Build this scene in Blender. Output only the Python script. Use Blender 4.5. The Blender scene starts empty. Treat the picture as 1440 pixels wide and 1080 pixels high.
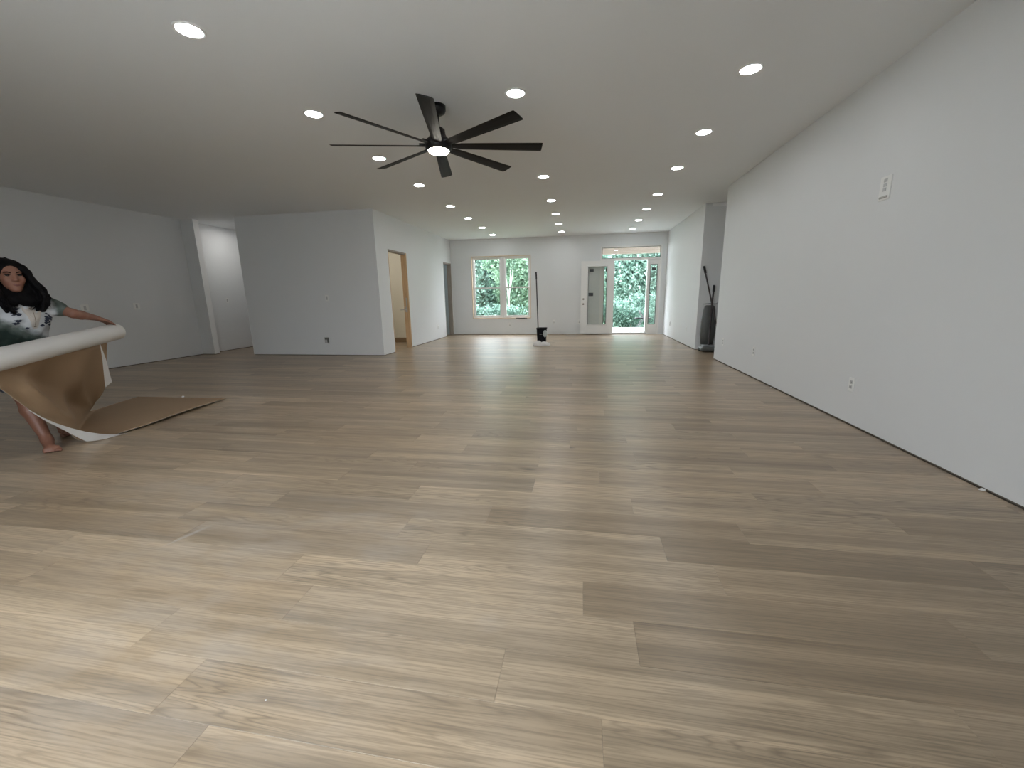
import bpy, math, random
import numpy as np
from mathutils import Matrix, Vector
from mathutils.bvhtree import BVHTree

random.seed(7)
rng = np.random.default_rng(7)
SC = bpy.context.scene
COL = SC.collection
PI = math.pi

# ------------------------------------------------------------------ camera
F_PX, CAM_H = 571.25, 1.1012
PITCH, YAW, ROLL = math.radians(12.121), math.radians(-9.8651), math.radians(1.0264)


def cam_axes():
    cy, sy, cp, sp = math.cos(YAW), math.sin(YAW), math.cos(PITCH), math.sin(PITCH)
    fwd = np.array([sy * cp, cy * cp, -sp])
    right = np.array([cy, -sy, 0.0])
    down = np.cross(fwd, right)
    x = right * math.cos(ROLL) + down * math.sin(ROLL)
    d = -right * math.sin(ROLL) + down * math.cos(ROLL)
    return x, d, fwd


CX, CD, CF = cam_axes()
CAM = np.array([0.0, 0.0, CAM_H])
cam_data = bpy.data.cameras.new('camera')
cam = bpy.data.objects.new('camera', cam_data)
COL.objects.link(cam)
m = Matrix.Identity(4)
for i in range(3):
    m[i][0], m[i][1], m[i][2], m[i][3] = CX[i], -CD[i], -CF[i], CAM[i]
cam.matrix_world = m
cam_data.sensor_fit = 'HORIZONTAL'
cam_data.sensor_width = 36.0
cam_data.lens = F_PX / 1440 * 36.0
cam_data.clip_start = 0.02
cam_data.clip_end = 300
SC.camera = cam


def project(p):
    q = np.asarray(p, float) - CAM
    z = q @ CF
    return 720 + F_PX * (q @ CX) / z, 540 + F_PX * (q @ CD) / z, z


def ray_at(u, v, X=None, Y=None, Z=None):
    d = CX * (u - 720) / F_PX + CD * (v - 540) / F_PX + CF
    if X is not None:
        t = X / d[0]
    elif Y is not None:
        t = Y / d[1]
    else:
        t = (Z - CAM_H) / d[2]
    return CAM + d * t


# ------------------------------------------------------------------ world, exposure
SKY_STRENGTH = 13.0
LAMP_STRENGTH = 52.0
world = bpy.data.worlds.new('overcast_sky')
SC.world = world
world.use_nodes = True
wn, wl = world.node_tree.nodes, world.node_tree.links
wn.clear()
wo = wn.new('ShaderNodeOutputWorld')
wb = wn.new('ShaderNodeBackground')
wb.inputs['Color'].default_value = (0.835, 0.91, 1.0, 1)
wb.inputs['Strength'].default_value = SKY_STRENGTH
wl.new(wb.outputs[0], wo.inputs[0])

vs = SC.view_settings
vs.view_transform = 'Standard'
vs.look = 'None'
vs.gamma = 1.0
vs.use_curve_mapping = False
vs.exposure = 0.38
SC.cycles.use_denoising = True
SC.cycles.max_bounces = 10
SC.cycles.diffuse_bounces = 7
SC.cycles.glossy_bounces = 4
SC.cycles.transparent_max_bounces = 16
SC.cycles.caustics_reflective = False
SC.cycles.caustics_refractive = False


def portal(name, loc, rot, sx, sy):
    l = bpy.data.lights.new(name, 'AREA')
    l.shape = 'RECTANGLE'
    l.size, l.size_y = sx, sy
    l.cycles.is_portal = True
    o = bpy.data.objects.new(name, l)
    COL.objects.link(o)
    o.location = loc
    o.rotation_euler = rot
    return o


# room dimensions (metres)
CEIL = 2.74
XR, XL, XD = 2.23, -8.055, -3.861
YB, YF, YREAR = 12.02, 7.475, -0.5
Y_GAP0, Y_GAP1 = 7.38, 8.60
XC, XPIL = -6.80, -7.76
ADDED_REAR_DOORS = [(-2.5, -1.5), (-1.4, -0.4)]  # unseen glass doors behind the camera, added to let daylight in
REAR_Z = 2.05

portal('window_daylight', (-2.366, YB + 0.20, 1.37), (-PI / 2, 0, 0), 1.7, 1.75)
portal('door_daylight', (1.28, YB + 0.20, 1.22), (-PI / 2, 0, 0), 1.55, 2.3)
for i, (a, b) in enumerate(ADDED_REAR_DOORS):
    portal('added_door_daylight', ((a + b) / 2, YREAR - 0.20, REAR_Z / 2), (PI / 2, 0, 0), b - a, REAR_Z)


# ------------------------------------------------------------------ materials
def new_mat(name):
    mt = bpy.data.materials.new(name)
    mt.use_nodes = True
    nt = mt.node_tree
    return mt, nt.nodes, nt.links, nt.nodes['Principled BSDF']


def setp(b, color=None, rough=None, metal=None, spec=None):
    if color is not None:
        b.inputs['Base Color'].default_value = (*color, 1)
    if rough is not None:
        b.inputs['Roughness'].default_value = rough
    if metal is not None:
        b.inputs['Metallic'].default_value = metal
    if spec is not None:
        b.inputs['Specular IOR Level'].default_value = spec


def simple(name, color, rough=0.5, metal=0.0, spec=0.5, var=0.06, scale=6.0, bump=0.0, bscale=80.0):
    mt, n, l, b = new_mat(name)
    setp(b, color, rough, metal, spec)
    tc = n.new('ShaderNodeTexCoord')
    nz = n.new('ShaderNodeTexNoise')
    nz.inputs['Scale'].default_value = scale
    nz.inputs['Detail'].default_value = 4
    l.new(tc.outputs['Object'], nz.inputs['Vector'])
    mx = n.new('ShaderNodeMix')
    mx.data_type = 'RGBA'
    mx.inputs[6].default_value = (*[max(0, c * (1 - var)) for c in color], 1)
    mx.inputs[7].default_value = (*[min(1, c * (1 + var)) for c in color], 1)
    l.new(nz.outputs['Fac'], mx.inputs[0])
    l.new(mx.outputs[2], b.inputs['Base Color'])
    if bump:
        nb = n.new('ShaderNodeTexNoise')
        nb.inputs['Scale'].default_value = bscale
        l.new(tc.outputs['Object'], nb.inputs['Vector'])
        bp = n.new('ShaderNodeBump')
        bp.inputs['Strength'].default_value = bump
        bp.inputs['Distance'].default_value = 0.004
        l.new(nb.outputs['Fac'], bp.inputs['Height'])
        l.new(bp.outputs[0], b.inputs['Normal'])
    return mt


def emitter(name, color, strength):
    mt, n, l, b = new_mat(name)
    setp(b, (0.9, 0.9, 0.9), 0.4)
    b.inputs['Emission Color'].default_value = (*color, 1)
    b.inputs['Emission Strength'].default_value = strength
    return mt


def glass(name, tint=(0.96, 0.965, 0.96), refl=0.06):
    mt, n, l, b = new_mat(name)
    n.remove(b)
    out = [x for x in n if x.type == 'OUTPUT_MATERIAL'][0]
    tr = n.new('ShaderNodeBsdfTransparent')
    tr.inputs[0].default_value = (*tint, 1)
    gl = n.new('ShaderNodeBsdfGlossy')
    gl.inputs['Roughness'].default_value = 0.02
    gl.inputs['Color'].default_value = (0.9, 0.95, 0.95, 1)
    mx = n.new('ShaderNodeMixShader')
    mx.inputs[0].default_value = refl
    l.new(tr.outputs[0], mx.inputs[1])
    l.new(gl.outputs[0], mx.inputs[2])
    l.new(mx.outputs[0], out.inputs[0])
    return mt


def wood(name, c1, c2, rough=0.6, scale=3.0, stretch=(1, 12, 12)):
    mt, n, l, b = new_mat(name)
    setp(b, c1, rough)
    tc = n.new('ShaderNodeTexCoord')
    mp = n.new('ShaderNodeMapping')
    mp.inputs['Scale'].default_value = stretch
    nz = n.new('ShaderNodeTexNoise')
    nz.inputs['Scale'].default_value = scale
    nz.inputs['Detail'].default_value = 6
    nz.inputs['Distortion'].default_value = 0.6
    l.new(tc.outputs['Object'], mp.inputs[0])
    l.new(mp.outputs[0], nz.inputs['Vector'])
    rp = n.new('ShaderNodeValToRGB')
    rp.color_ramp.elements[0].position = 0.3
    rp.color_ramp.elements[0].color = (*c2, 1)
    rp.color_ramp.elements[1].position = 0.7
    rp.color_ramp.elements[1].color = (*c1, 1)
    l.new(nz.outputs['Fac'], rp.inputs[0])
    l.new(rp.outputs[0], b.inputs['Base Color'])
    return mt


def floor_mat(name, per_object):
    """Oak-look vinyl plank: one tone per plank, streaked grain, cathedral figure, sparse knots, plaster dust."""
    mt, n, l, b = new_mat(name)

    def math_(op, a, c=None):
        nd = n.new('ShaderNodeMath')
        nd.operation = op
        for i, v in enumerate((a, c)):
            if v is None:
                continue
            if isinstance(v, (int, float)):
                nd.inputs[i].default_value = v
            else:
                l.new(v, nd.inputs[i])
        return nd.outputs[0]

    def noise(vec, scale, detail=4, dist=0.0):
        nz = n.new('ShaderNodeTexNoise')
        nz.inputs['Scale'].default_value = scale
        nz.inputs['Detail'].default_value = detail
        nz.inputs['Distortion'].default_value = dist
        l.new(vec, nz.inputs['Vector'])
        return nz.outputs['Fac']

    def mapped(vec, sc):
        mp = n.new('ShaderNodeMapping')
        mp.inputs['Scale'].default_value = sc
        l.new(vec, mp.inputs[0])
        return mp.outputs[0]

    def ramp(fac, stops):
        rp = n.new('ShaderNodeValToRGB')
        e = rp.color_ramp.elements
        while len(e) < len(stops):
            e.new(0.5)
        for k, (p, c) in enumerate(stops):
            e[k].position = p
            e[k].color = (*c, 1) if len(c) == 3 else c
        l.new(fac, rp.inputs[0])
        return rp.outputs[0]

    def mix(fac, a, c, mode='MIX'):
        mx = n.new('ShaderNodeMix')
        mx.data_type = 'RGBA'
        mx.blend_type = mode
        for sock, v in ((mx.inputs[0], fac), (mx.inputs[6], a), (mx.inputs[7], c)):
            if isinstance(v, (int, float)):
                sock.default_value = v
            elif isinstance(v, tuple):
                sock.default_value = (*v, 1)
            else:
                l.new(v, sock)
        return mx.outputs[2]

    if per_object:
        oi = n.new('ShaderNodeObjectInfo')
        rnd = oi.outputs['Random']
        tc = n.new('ShaderNodeTexCoord')
        base = tc.outputs['Object']
    else:
        a1 = n.new('ShaderNodeAttribute')
        a1.attribute_name = 'plank_random'
        rnd = a1.outputs['Fac']
        a2 = n.new('ShaderNodeAttribute')
        a2.attribute_name = 'plank_coord'
        base = a2.outputs['Vector']
    off = math_('MULTIPLY', rnd, 137.0)
    cb = n.new('ShaderNodeCombineXYZ')
    l.new(off, cb.inputs[0])
    l.new(math_('MULTIPLY', rnd, 61.0), cb.inputs[1])
    va = n.new('ShaderNodeVectorMath')
    va.operation = 'ADD'
    l.new(base, va.inputs[0])
    l.new(cb.outputs[0], va.inputs[1])
    v = va.outputs[0]
    # plank tone
    r2 = math_('FRACT', math_('MULTIPLY', rnd, 17.31))
    tone = ramp(r2, [(0.0, (0.312, 0.228, 0.148)), (0.3, (0.400, 0.298, 0.196)), (0.65, (0.468, 0.355, 0.238)), (1.0, (0.345, 0.262, 0.180))])
    # broad streaks running along the plank
    st = noise(mapped(v, (0.38, 8.0, 1.0)), 1.0, 4, 0.15)
    c = mix(1.0, tone, ramp(st, [(0.30, (0.66, 0.655, 0.65)), (0.5, (0.98, 0.98, 0.98)), (0.70, (1.28, 1.29, 1.30))]), 'MULTIPLY')
    st2 = noise(mapped(v, (0.30, 26.0, 1.0)), 1.0, 4, 0.1)
    c = mix(1.0, c, ramp(st2, [(0.32, (0.82, 0.82, 0.82)), (0.68, (1.12, 1.12, 1.12))]), 'MULTIPLY')
    # cathedral grain: contour lines of a stretched noise field
    fld = noise(mapped(v, (0.42, 6.4, 1.0)), 1.0, 3, 0.2)
    lines = math_('ABSOLUTE', math_('SUBTRACT', math_('FRACT', math_('MULTIPLY', fld, 30.0)), 0.5))
    lm = ramp(lines, [(0.0, (1, 1, 1)), (0.22, (0, 0, 0))])
    patch = ramp(noise(mapped(v, (0.8, 2.0, 1.0)), 0.9, 2), [(0.47, (0, 0, 0)), (0.62, (1, 1, 1))])
    c = mix(math_('MULTIPLY', math_('MULTIPLY', lm, patch), 0.62), c, (0.14, 0.103, 0.068))
    # fine fibre
    fb = noise(mapped(v, (5.0, 170.0, 1.0)), 1.0, 3)
    c = mix(math_('MULTIPLY', ramp(fb, [(0.40, (1, 1, 1)), (0.55, (0, 0, 0))]), 0.42), c, (0.16, 0.118, 0.078))
    # knots
    vo = n.new('ShaderNodeTexVoronoi')
    vo.inputs['Scale'].default_value = 1.0
    l.new(mapped(v, (1.15, 3.4, 1.0)), vo.inputs['Vector'])
    kn = ramp(vo.outputs['Distance'], [(0.0, (1, 1, 1)), (0.022, (0.8, 0.8, 0.8)), (0.07, (0, 0, 0))])
    c = mix(math_('MULTIPLY', kn, 0.85), c, (0.075, 0.058, 0.042))
    # plaster dust lying on the boards (world-placed soft patches)
    geo = n.new('ShaderNodeNewGeometry')
    pos = geo.outputs['Position']
    sp = n.new('ShaderNodeSeparateXYZ')
    l.new(pos, sp.inputs[0])

    def blob(x, y, rx, ry):
        dx = math_('DIVIDE', math_('SUBTRACT', sp.outputs[0], x), rx)
        dy = math_('DIVIDE', math_('SUBTRACT', sp.outputs[1], y), ry)
        d = math_('ADD', math_('MULTIPLY', dx, dx), math_('MULTIPLY', dy, dy))
        nd = n.new('ShaderNodeMath')
        nd.operation = 'SUBTRACT'
        nd.use_clamp = True
        nd.inputs[0].default_value = 1.0
        l.new(d, nd.inputs[1])
        return nd.outputs[0]

    dust = None
    for (x, y, rx, ry) in [(-1.75, 1.45, 0.9, 0.42), (-0.85, 1.6, 0.16, 0.33), (-1.3, 1.75, 0.7, 0.25), (-2.3, 1.9, 0.7, 0.3), (-0.3, 1.17, 0.07, 0.05), (-1.2, 0.9, 0.9, 0.4)]:
        k = blob(x, y, rx, ry)
        dust = k if dust is None else math_('MAXIMUM', dust, k)
    u_ = math_('ADD', math_('MULTIPLY', math_('SUBTRACT', sp.outputs[0], -1.862), 0.316), math_('MULTIPLY', math_('SUBTRACT', sp.outputs[1], 1.471), 0.949))
    w_ = math_('SUBTRACT', math_('MULTIPLY', math_('SUBTRACT', sp.outputs[0], -1.862), 0.949), math_('MULTIPLY', math_('SUBTRACT', sp.outputs[1], 1.471), 0.316))
    uu = math_('DIVIDE', u_, 0.15)
    ww = math_('DIVIDE', w_, math_('ADD', 0.016, math_('MULTIPLY', u_, 0.07)))
    sk_ = n.new('ShaderNodeMath')
    sk_.operation = 'SUBTRACT'
    sk_.use_clamp = True
    sk_.inputs[0].default_value = 1.0
    l.new(math_('ADD', math_('MULTIPLY', uu, uu), math_('MULTIPLY', ww, ww)), sk_.inputs[1])
    scrape = math_('MULTIPLY', sk_.outputs[0], 0.35)
    dn = ramp(noise(mapped(pos, (3.0, 7.0, 1.0)), 1.3, 5, 0.5), [(0.38, (0, 0, 0)), (0.66, (1, 1, 1))])
    dust = math_('MULTIPLY', math_('MULTIPLY', dust, dn), 0.16)
    dust = math_('MAXIMUM', dust, scrape)
    c = mix(dust, c, (0.55, 0.54, 0.53))
    l.new(c, b.inputs['Base Color'])
    rr = math_('ADD', math_('MULTIPLY', fb, 0.08), 0.29)
    rr = math_('ADD', rr, math_('MULTIPLY', dust, 0.6))
    l.new(rr, b.inputs['Roughness'])
    b.inputs['Specular IOR Level'].default_value = 0.75
    bp = n.new('ShaderNodeBump')
    bp.inputs['Strength'].default_value = 0.06
    bp.inputs['Distance'].default_value = 0.002
    l.new(math_('ADD', fb, math_('MULTIPLY', st, 0.8)), bp.inputs['Height'])
    l.new(bp.outputs[0], b.inputs['Normal'])
    return mt


M = {}
M['wall'] = simple('painted_drywall', (0.715, 0.725, 0.728), 0.55, var=0.012, scale=2.0, bump=0.06, bscale=140)
M['ceiling'] = simple('ceiling_paint', (0.80, 0.82, 0.835), 0.8, var=0.012, scale=1.5, bump=0.05, bscale=120)
M['cream'] = simple('cream_paint', (0.80, 0.77, 0.68), 0.6, var=0.01)
M['bluegrey'] = simple('blue_grey_paint', (0.55, 0.64, 0.67), 0.6, var=0.01)
M['plate'] = simple('raw_sill_plate', (0.16, 0.13, 0.10), 0.9, var=0.3, scale=12)
M['bead'] = simple('corner_bead', (0.84, 0.84, 0.83), 0.5, var=0.01)
M['floor_obj'] = floor_mat('oak_vinyl_plank', True)
M['floor_far'] = floor_mat('oak_vinyl_plank_far', False)
M['subfloor'] = simple('subfloor', (0.12, 0.10, 0.08), 0.9)
M['stud'] = wood('raw_pine_stud', (0.62, 0.43, 0.25), (0.48, 0.31, 0.17), 0.7, 3.0, (14, 14, 1))
M['greystud'] = wood('weathered_stud', (0.36, 0.32, 0.28), (0.25, 0.22, 0.19), 0.8, 3.0, (14, 14, 1))
M['jamb'] = wood('jamb_pine', (0.70, 0.57, 0.43), (0.60, 0.47, 0.34), 0.6, 3.0, (14, 14, 1))
M['beam'] = wood('porch_pine', (0.40, 0.325, 0.275), (0.29, 0.23, 0.19), 0.7, 2.0, (1, 12, 12))
M['vinyl'] = simple('white_vinyl', (0.74, 0.73, 0.72), 0.4, var=0.01)
M['doorpaint'] = simple('door_primer', (0.80, 0.79, 0.77), 0.45, var=0.01)
M['seal'] = simple('glazing_seal', (0.14, 0.14, 0.13), 0.6)
M['glass'] = glass('window_glass')
M['glassdark'] = glass('door_lite_glass', (0.94, 0.95, 0.935), 0.06)
M['sticker'] = simple('printed_sticker', (0.05, 0.055, 0.06), 0.6, var=0.5, scale=60)
M['plastic_w'] = simple('white_plastic', (0.80, 0.80, 0.78), 0.35, var=0.01)
M['plastic_slot'] = simple('socket_slot', (0.10, 0.10, 0.10), 0.5)
M['socket'] = simple('socket_face', (0.50, 0.50, 0.50), 0.35, var=0.01)
M['black'] = simple('matte_black_metal', (0.009, 0.009, 0.010), 0.42, spec=0.3)
M['blade'] = simple('dark_blade', (0.008, 0.0075, 0.0075), 0.55, spec=0.2, var=0.2, scale=20)
M['lamp'] = emitter('downlight_lens', (0.95, 0.98, 1.0), LAMP_STRENGTH)
M['fanlamp'] = emitter('fan_light_lens', (1.0, 0.94, 0.82), LAMP_STRENGTH * 0.8)
M['warmlamp'] = emitter('warm_lens', (1.0, 0.93, 0.82), 190.0)
M['halllamp'] = emitter('hall_lens', (1.0, 0.97, 0.93), 110.0)
M['trimw'] = simple('downlight_trim', (0.82, 0.82, 0.82), 0.4, var=0.01)
M['steel'] = simple('brushed_steel', (0.45, 0.44, 0.42), 0.35, metal=1.0)
M['brown_base'] = simple('brown_baseboard', (0.26, 0.18, 0.11), 0.6, var=0.15)
M['kraft'] = simple('kraft_paper', (0.30, 0.20, 0.118), 0.75, var=0.07, scale=3.0, bump=0.08, bscale=60)
M['paperw'] = simple('white_paper', (0.58, 0.56, 0.535), 0.55, var=0.02)
M['skin'] = simple('skin', (0.195, 0.086, 0.054), 0.5, var=0.08, scale=14)
M['lip'] = simple('lip', (0.15, 0.05, 0.038), 0.45)
M['hair'] = simple('black_hair', (0.004, 0.0035, 0.004), 0.6, var=0.3, scale=40, spec=0.08, bump=0.5, bscale=60)
M['eyewhite'] = simple('eye_white', (0.28, 0.24, 0.21), 0.3)
M['iris'] = simple('iris', (0.02, 0.012, 0.01), 0.2)
M['shorts'] = simple('dark_shorts', (0.03, 0.035, 0.05), 0.8, var=0.2)
M['ink'] = simple('dark_print', (0.02, 0.025, 0.045), 0.8)
M['bone'] = simple('pale_print', (0.47, 0.42, 0.37), 0.8, var=0.05)
M['inkline'] = simple('brown_print', (0.16, 0.12, 0.09), 0.8)
M['bin'] = simple('black_bin', (0.006, 0.006, 0.008), 0.7, spec=0.15, var=0.2)
M['cloth'] = simple('white_cloth', (0.74, 0.72, 0.70), 0.85, var=0.05)
M['rag'] = simple('grey_rag', (0.50, 0.54, 0.54), 0.85, var=0.08)
M['handle'] = simple('dark_handle', (0.035, 0.025, 0.025), 0.4, var=0.2)
M['vac'] = simple('grey_vacuum_shell', (0.10, 0.105, 0.10), 0.45, var=0.15)
M['vaclight'] = simple('grey_vacuum_top', (0.26, 0.27, 0.28), 0.4, var=0.1)
M['concrete'] = simple('porch_concrete', (0.62, 0.62, 0.60), 0.8, var=0.08)
M['siding'] = simple('exterior_siding', (0.6, 0.6, 0.58), 0.7)
M['bark'] = simple('pale_bark', (0.24, 0.26, 0.22), 0.8, var=0.2, scale=5)
M['barkdark'] = simple('brown_bark', (0.22, 0.18, 0.14), 0.9, var=0.3, scale=5)
M['grass'] = simple('lawn', (0.10, 0.15, 0.09), 0.9, var=0.35, scale=3)
M['chip'] = simple('plaster_chip', (0.75, 0.74, 0.72), 0.9)


def leaf_mat(name, c1, c2):
    mt, n, l, b = new_mat(name)
    setp(b, c1, 0.5)
    tc = n.new('ShaderNodeTexCoord')
    nz = n.new('ShaderNodeTexNoise')
    nz.inputs['Scale'].default_value = 3.5
    nz.inputs['Detail'].default_value = 3
    l.new(tc.outputs['Object'], nz.inputs['Vector'])
    rp = n.new('ShaderNodeValToRGB')
    rp.color_ramp.elements[0].position = 0.38
    rp.color_ramp.elements[0].color = (*c1, 1)
    rp.color_ramp.elements[1].position = 0.62
    rp.color_ramp.elements[1].color = (*c2, 1)
    l.new(nz.outputs['Fac'], rp.inputs[0])
    l.new(rp.outputs[0], b.inputs['Base Color'])
    tl = n.new('ShaderNodeBsdfTranslucent')
    l.new(rp.outputs[0], tl.inputs[0])
    mx = n.new('ShaderNodeMixShader')
    mx.inputs[0].default_value = 0.4
    out = [x for x in n if x.type == 'OUTPUT_MATERIAL'][0]
    l.new(b.outputs[0], mx.inputs[1])
    l.new(tl.outputs[0], mx.inputs[2])
    l.new(mx.outputs[0], out.inputs[0])
    return mt


M['leaf_a'] = leaf_mat('leaf_mint', (0.10, 0.19, 0.145), (0.30, 0.42, 0.345))
M['leaf_b'] = leaf_mat('leaf_green', (0.10, 0.19, 0.12), (0.28, 0.40, 0.27))
M['leaf_c'] = leaf_mat('leaf_deep', (0.07, 0.14, 0.105), (0.20, 0.31, 0.25))


def shirt_mat():
    mt, n, l, b = new_mat('tie_dye_cotton')
    setp(b, (0.7, 0.7, 0.7), 0.85, spec=0.2)
    at = n.new('ShaderNodeAttribute')
    at.attribute_name = 'dye'
    tc = n.new('ShaderNodeTexCoord')
    nz = n.new('ShaderNodeTexNoise')
    nz.inputs['Scale'].default_value = 22
    nz.inputs['Detail'].default_value = 4
    l.new(tc.outputs['Object'], nz.inputs['Vector'])
    ad = n.new('ShaderNodeMath')
    ad.operation = 'MULTIPLY_ADD'
    ad.inputs[1].default_value = 0.5
    l.new(nz.outputs['Fac'], ad.inputs[0])
    l.new(at.outputs['Fac'], ad.inputs[2])
    rp = n.new('ShaderNodeValToRGB')
    e = rp.color_ramp.elements
    e[0].position, e[0].color = 0.30, (0.50, 0.51, 0.525, 1)
    e[1].position, e[1].color = 0.95, (0.022, 0.036, 0.030, 1)
    k = e.new(0.62)
    k.color = (0.105, 0.125, 0.112, 1)
    l.new(ad.outputs[0], rp.inputs[0])
    l.new(rp.outputs[0], b.inputs['Base Color'])
    return mt


M['shirt'] = shirt_mat()


# ------------------------------------------------------------------ mesh helpers
class MB:
    def __init__(self):
        self.v, self.f, self.mi, self.sm = [], [], [], []

    def add(self, verts, faces, mat=0, smooth=False):
        o = len(self.v)
        self.v += [tuple(map(float, p)) for p in verts]
        for f in faces:
            self.f.append([i + o for i in f])
            self.mi.append(mat)
            self.sm.append(smooth)
        return self

    def box(self, x0, x1, y0, y1, z0, z1, mat=0, bev=0.0):
        if bev <= 0:
            vs_ = [(x, y, z) for z in (z0, z1) for y in (y0, y1) for x in (x0, x1)]
            return self.add(vs_, [(0, 2, 3, 1), (4, 5, 7, 6), (0, 1, 5, 4), (2, 6, 7, 3), (0, 4, 6, 2), (1, 3, 7, 5)], mat)
        # chamfered box
        e = min(bev, (x1 - x0) / 2.01, (y1 - y0) / 2.01, (z1 - z0) / 2.01)
        c = np.array([(x0 + x1) / 2, (y0 + y1) / 2, (z0 + z1) / 2])
        h = np.array([(x1 - x0) / 2, (y1 - y0) / 2, (z1 - z0) / 2])
        V, idx = [], {}
        for sx in (-1, 1):
            for sy in (-1, 1):
                for sz in (-1, 1):
                    for ax in range(3):
                        p = np.array([sx, sy, sz]) * (h - e)
                        p[ax] = (sx, sy, sz)[ax] * h[ax]
                        idx[(sx, sy, sz, ax)] = len(V)
                        V.append(c + p)
        Fs = []
        for ax in range(3):
            a, b_ = [k for k in range(3) if k != ax]
            for s in (-1, 1):
                q = []
                for (u, w) in ((-1, -1), (1, -1), (1, 1), (-1, 1)):
                    t = [0, 0, 0]
                    t[ax], t[a], t[b_] = s, u, w
                    q.append(idx[(*t, ax)])
                Fs.append(q)
        for ax in range(3):
            a, b_ = [k for k in range(3) if k != ax]
            for u in (-1, 1):
                for w in (-1, 1):
                    q = []
                    for (s, face) in ((-1, a), (1, a), (1, b_), (-1, b_)):
                        t = [0, 0, 0]
                        t[ax], t[a], t[b_] = s, u, w
                        q.append(idx[(*t, face)])
                    Fs.append(q)
        for sx in (-1, 1):
            for sy in (-1, 1):
                for sz in (-1, 1):
                    Fs.append([idx[(sx, sy, sz, k)] for k in range(3)])
        V = np.array(V)
        G = []
        for f in Fs:
            p = V[f]
            nrm = np.cross(p[1] - p[0], p[2] - p[0])
            G.append(f if nrm @ (p.mean(0) - c) > 0 else f[::-1])
        return self.add(V, G, mat)

    def tube(self, pts, rad, seg=10, mat=0, caps=True, smooth=True):
        pts = [np.array(p, float) for p in pts]
        if isinstance(rad, (int, float)):
            rad = [rad] * len(pts)
        rings, prev = [], None
        for i, p in enumerate(pts):
            t = pts[min(i + 1, len(pts) - 1)] - pts[max(i - 1, 0)]
            t = t / (np.linalg.norm(t) + 1e-9)
            if prev is None:
                a = np.array([0, 0, 1.0]) if abs(t[2]) < 0.9 else np.array([1.0, 0, 0])
            else:
                a = prev
            u = a - t * (a @ t)
            u /= np.linalg.norm(u) + 1e-9
            prev = u
            w = np.cross(t, u)
            rings.append([p + rad[i] * (u * math.cos(k * 2 * PI / seg) + w * math.sin(k * 2 * PI / seg)) for k in range(seg)])
        V = [q for r in rings for q in r]
        Fs = []
        for i in range(len(pts) - 1):
            for k in range(seg):
                k2 = (k + 1) % seg
                Fs.append((i * seg + k, i * seg + k2, (i + 1) * seg + k2, (i + 1) * seg + k))
        self.add(V, Fs, mat, smooth)
        if caps:
            self.add(rings[0], [tuple(range(seg))[::-1]], mat)
            self.add(rings[-1], [tuple(range(seg))], mat)
        return self

    def lathe(self, prof, center=(0, 0, 0), seg=28, mat=0, smooth=True):
        """prof: list of (r, z) ; revolve about z"""
        cx, cy, cz = center
        V = []
        for r, z in prof:
            for k in range(seg):
                a = 2 * PI * k / seg
                V.append((cx + r * math.cos(a), cy + r * math.sin(a), cz + z))
        Fs = []
        for i in range(len(prof) - 1):
            for k in range(seg):
                k2 = (k + 1) % seg
                Fs.append((i * seg + k, i * seg + k2, (i + 1) * seg + k2, (i + 1) * seg + k))
        if prof[0][0] > 1e-6:
            Fs.append(tuple(range(seg))[::-1])
        if prof[-1][0] > 1e-6:
            Fs.append(tuple((len(prof) - 1) * seg + k for k in range(seg)))
        return self.add(V, Fs, mat, smooth)

    def build(self, name, mats, parent=None, origin=None):
        if not isinstance(mats, (list, tuple)):
            mats = [mats]
        mats = [M[x] if isinstance(x, str) else x for x in mats]
        if parent is not None:
            org = np.array(world_loc(parent))
        else:
            org = np.array(origin if origin is not None else (0, 0, 0), float)
        V = (np.array(self.v) - org).tolist()
        me = bpy.data.meshes.new(name)
        me.from_pydata(V, [], self.f)
        for x in mats:
            me.materials.append(x)
        me.polygons.foreach_set('material_index', self.mi)
        me.polygons.foreach_set('use_smooth', self.sm)
        me.validate()
        me.update()
        o = bpy.data.objects.new(name, me)
        COL.objects.link(o)
        if parent is not None:
            o.parent = parent
        else:
            o.location = org
        return o


def world_loc(o):
    p = Vector(o.location)
    while o.parent is not None:
        o = o.parent
        p = p + Vector(o.location)
    return p


def thing(name, label, cat, loc=(0, 0, 0), group=None, kind=None):
    o = bpy.data.objects.new(name, None)
    o.empty_display_size = 0.1
    COL.objects.link(o)
    o.location = loc
    return tag(o, label, cat, group, kind)


def tag(o, label=None, cat=None, group=None, kind=None):
    if label:
        o['label'] = label
    if cat:
        o['category'] = cat
    if group:
        o['group'] = group
    if kind:
        o['kind'] = kind
    return o


def struct(o, label, cat):
    return tag(o, label, cat, kind='structure')


def copy_tree(o, loc, parent=None):
    c = o.copy()
    COL.objects.link(c)
    c.parent = parent
    if loc is not None:
        c.location = loc
    for ch in o.children:
        copy_tree(ch, None, c)
    return c


# ------------------------------------------------------------------ floor
y0f, WID, LEN = 0.7165, 0.1775, 1.22
JOINT = {-1: -0.96, 0: -1.15, 1: -0.222, 2: 0.192, 3: 0.022, 4: 0.55, 5: 0.373, 6: -0.46, 7: 0.28, 10: 0.95}
fl = MB().box(XL - 0.15, 4.7, YREAR - 0.15, YB + 0.15, -0.15, -0.006)
floor = struct(fl.build('floor', 'subfloor'), 'beige oak look plank floor running across the whole room', 'floor')


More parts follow.
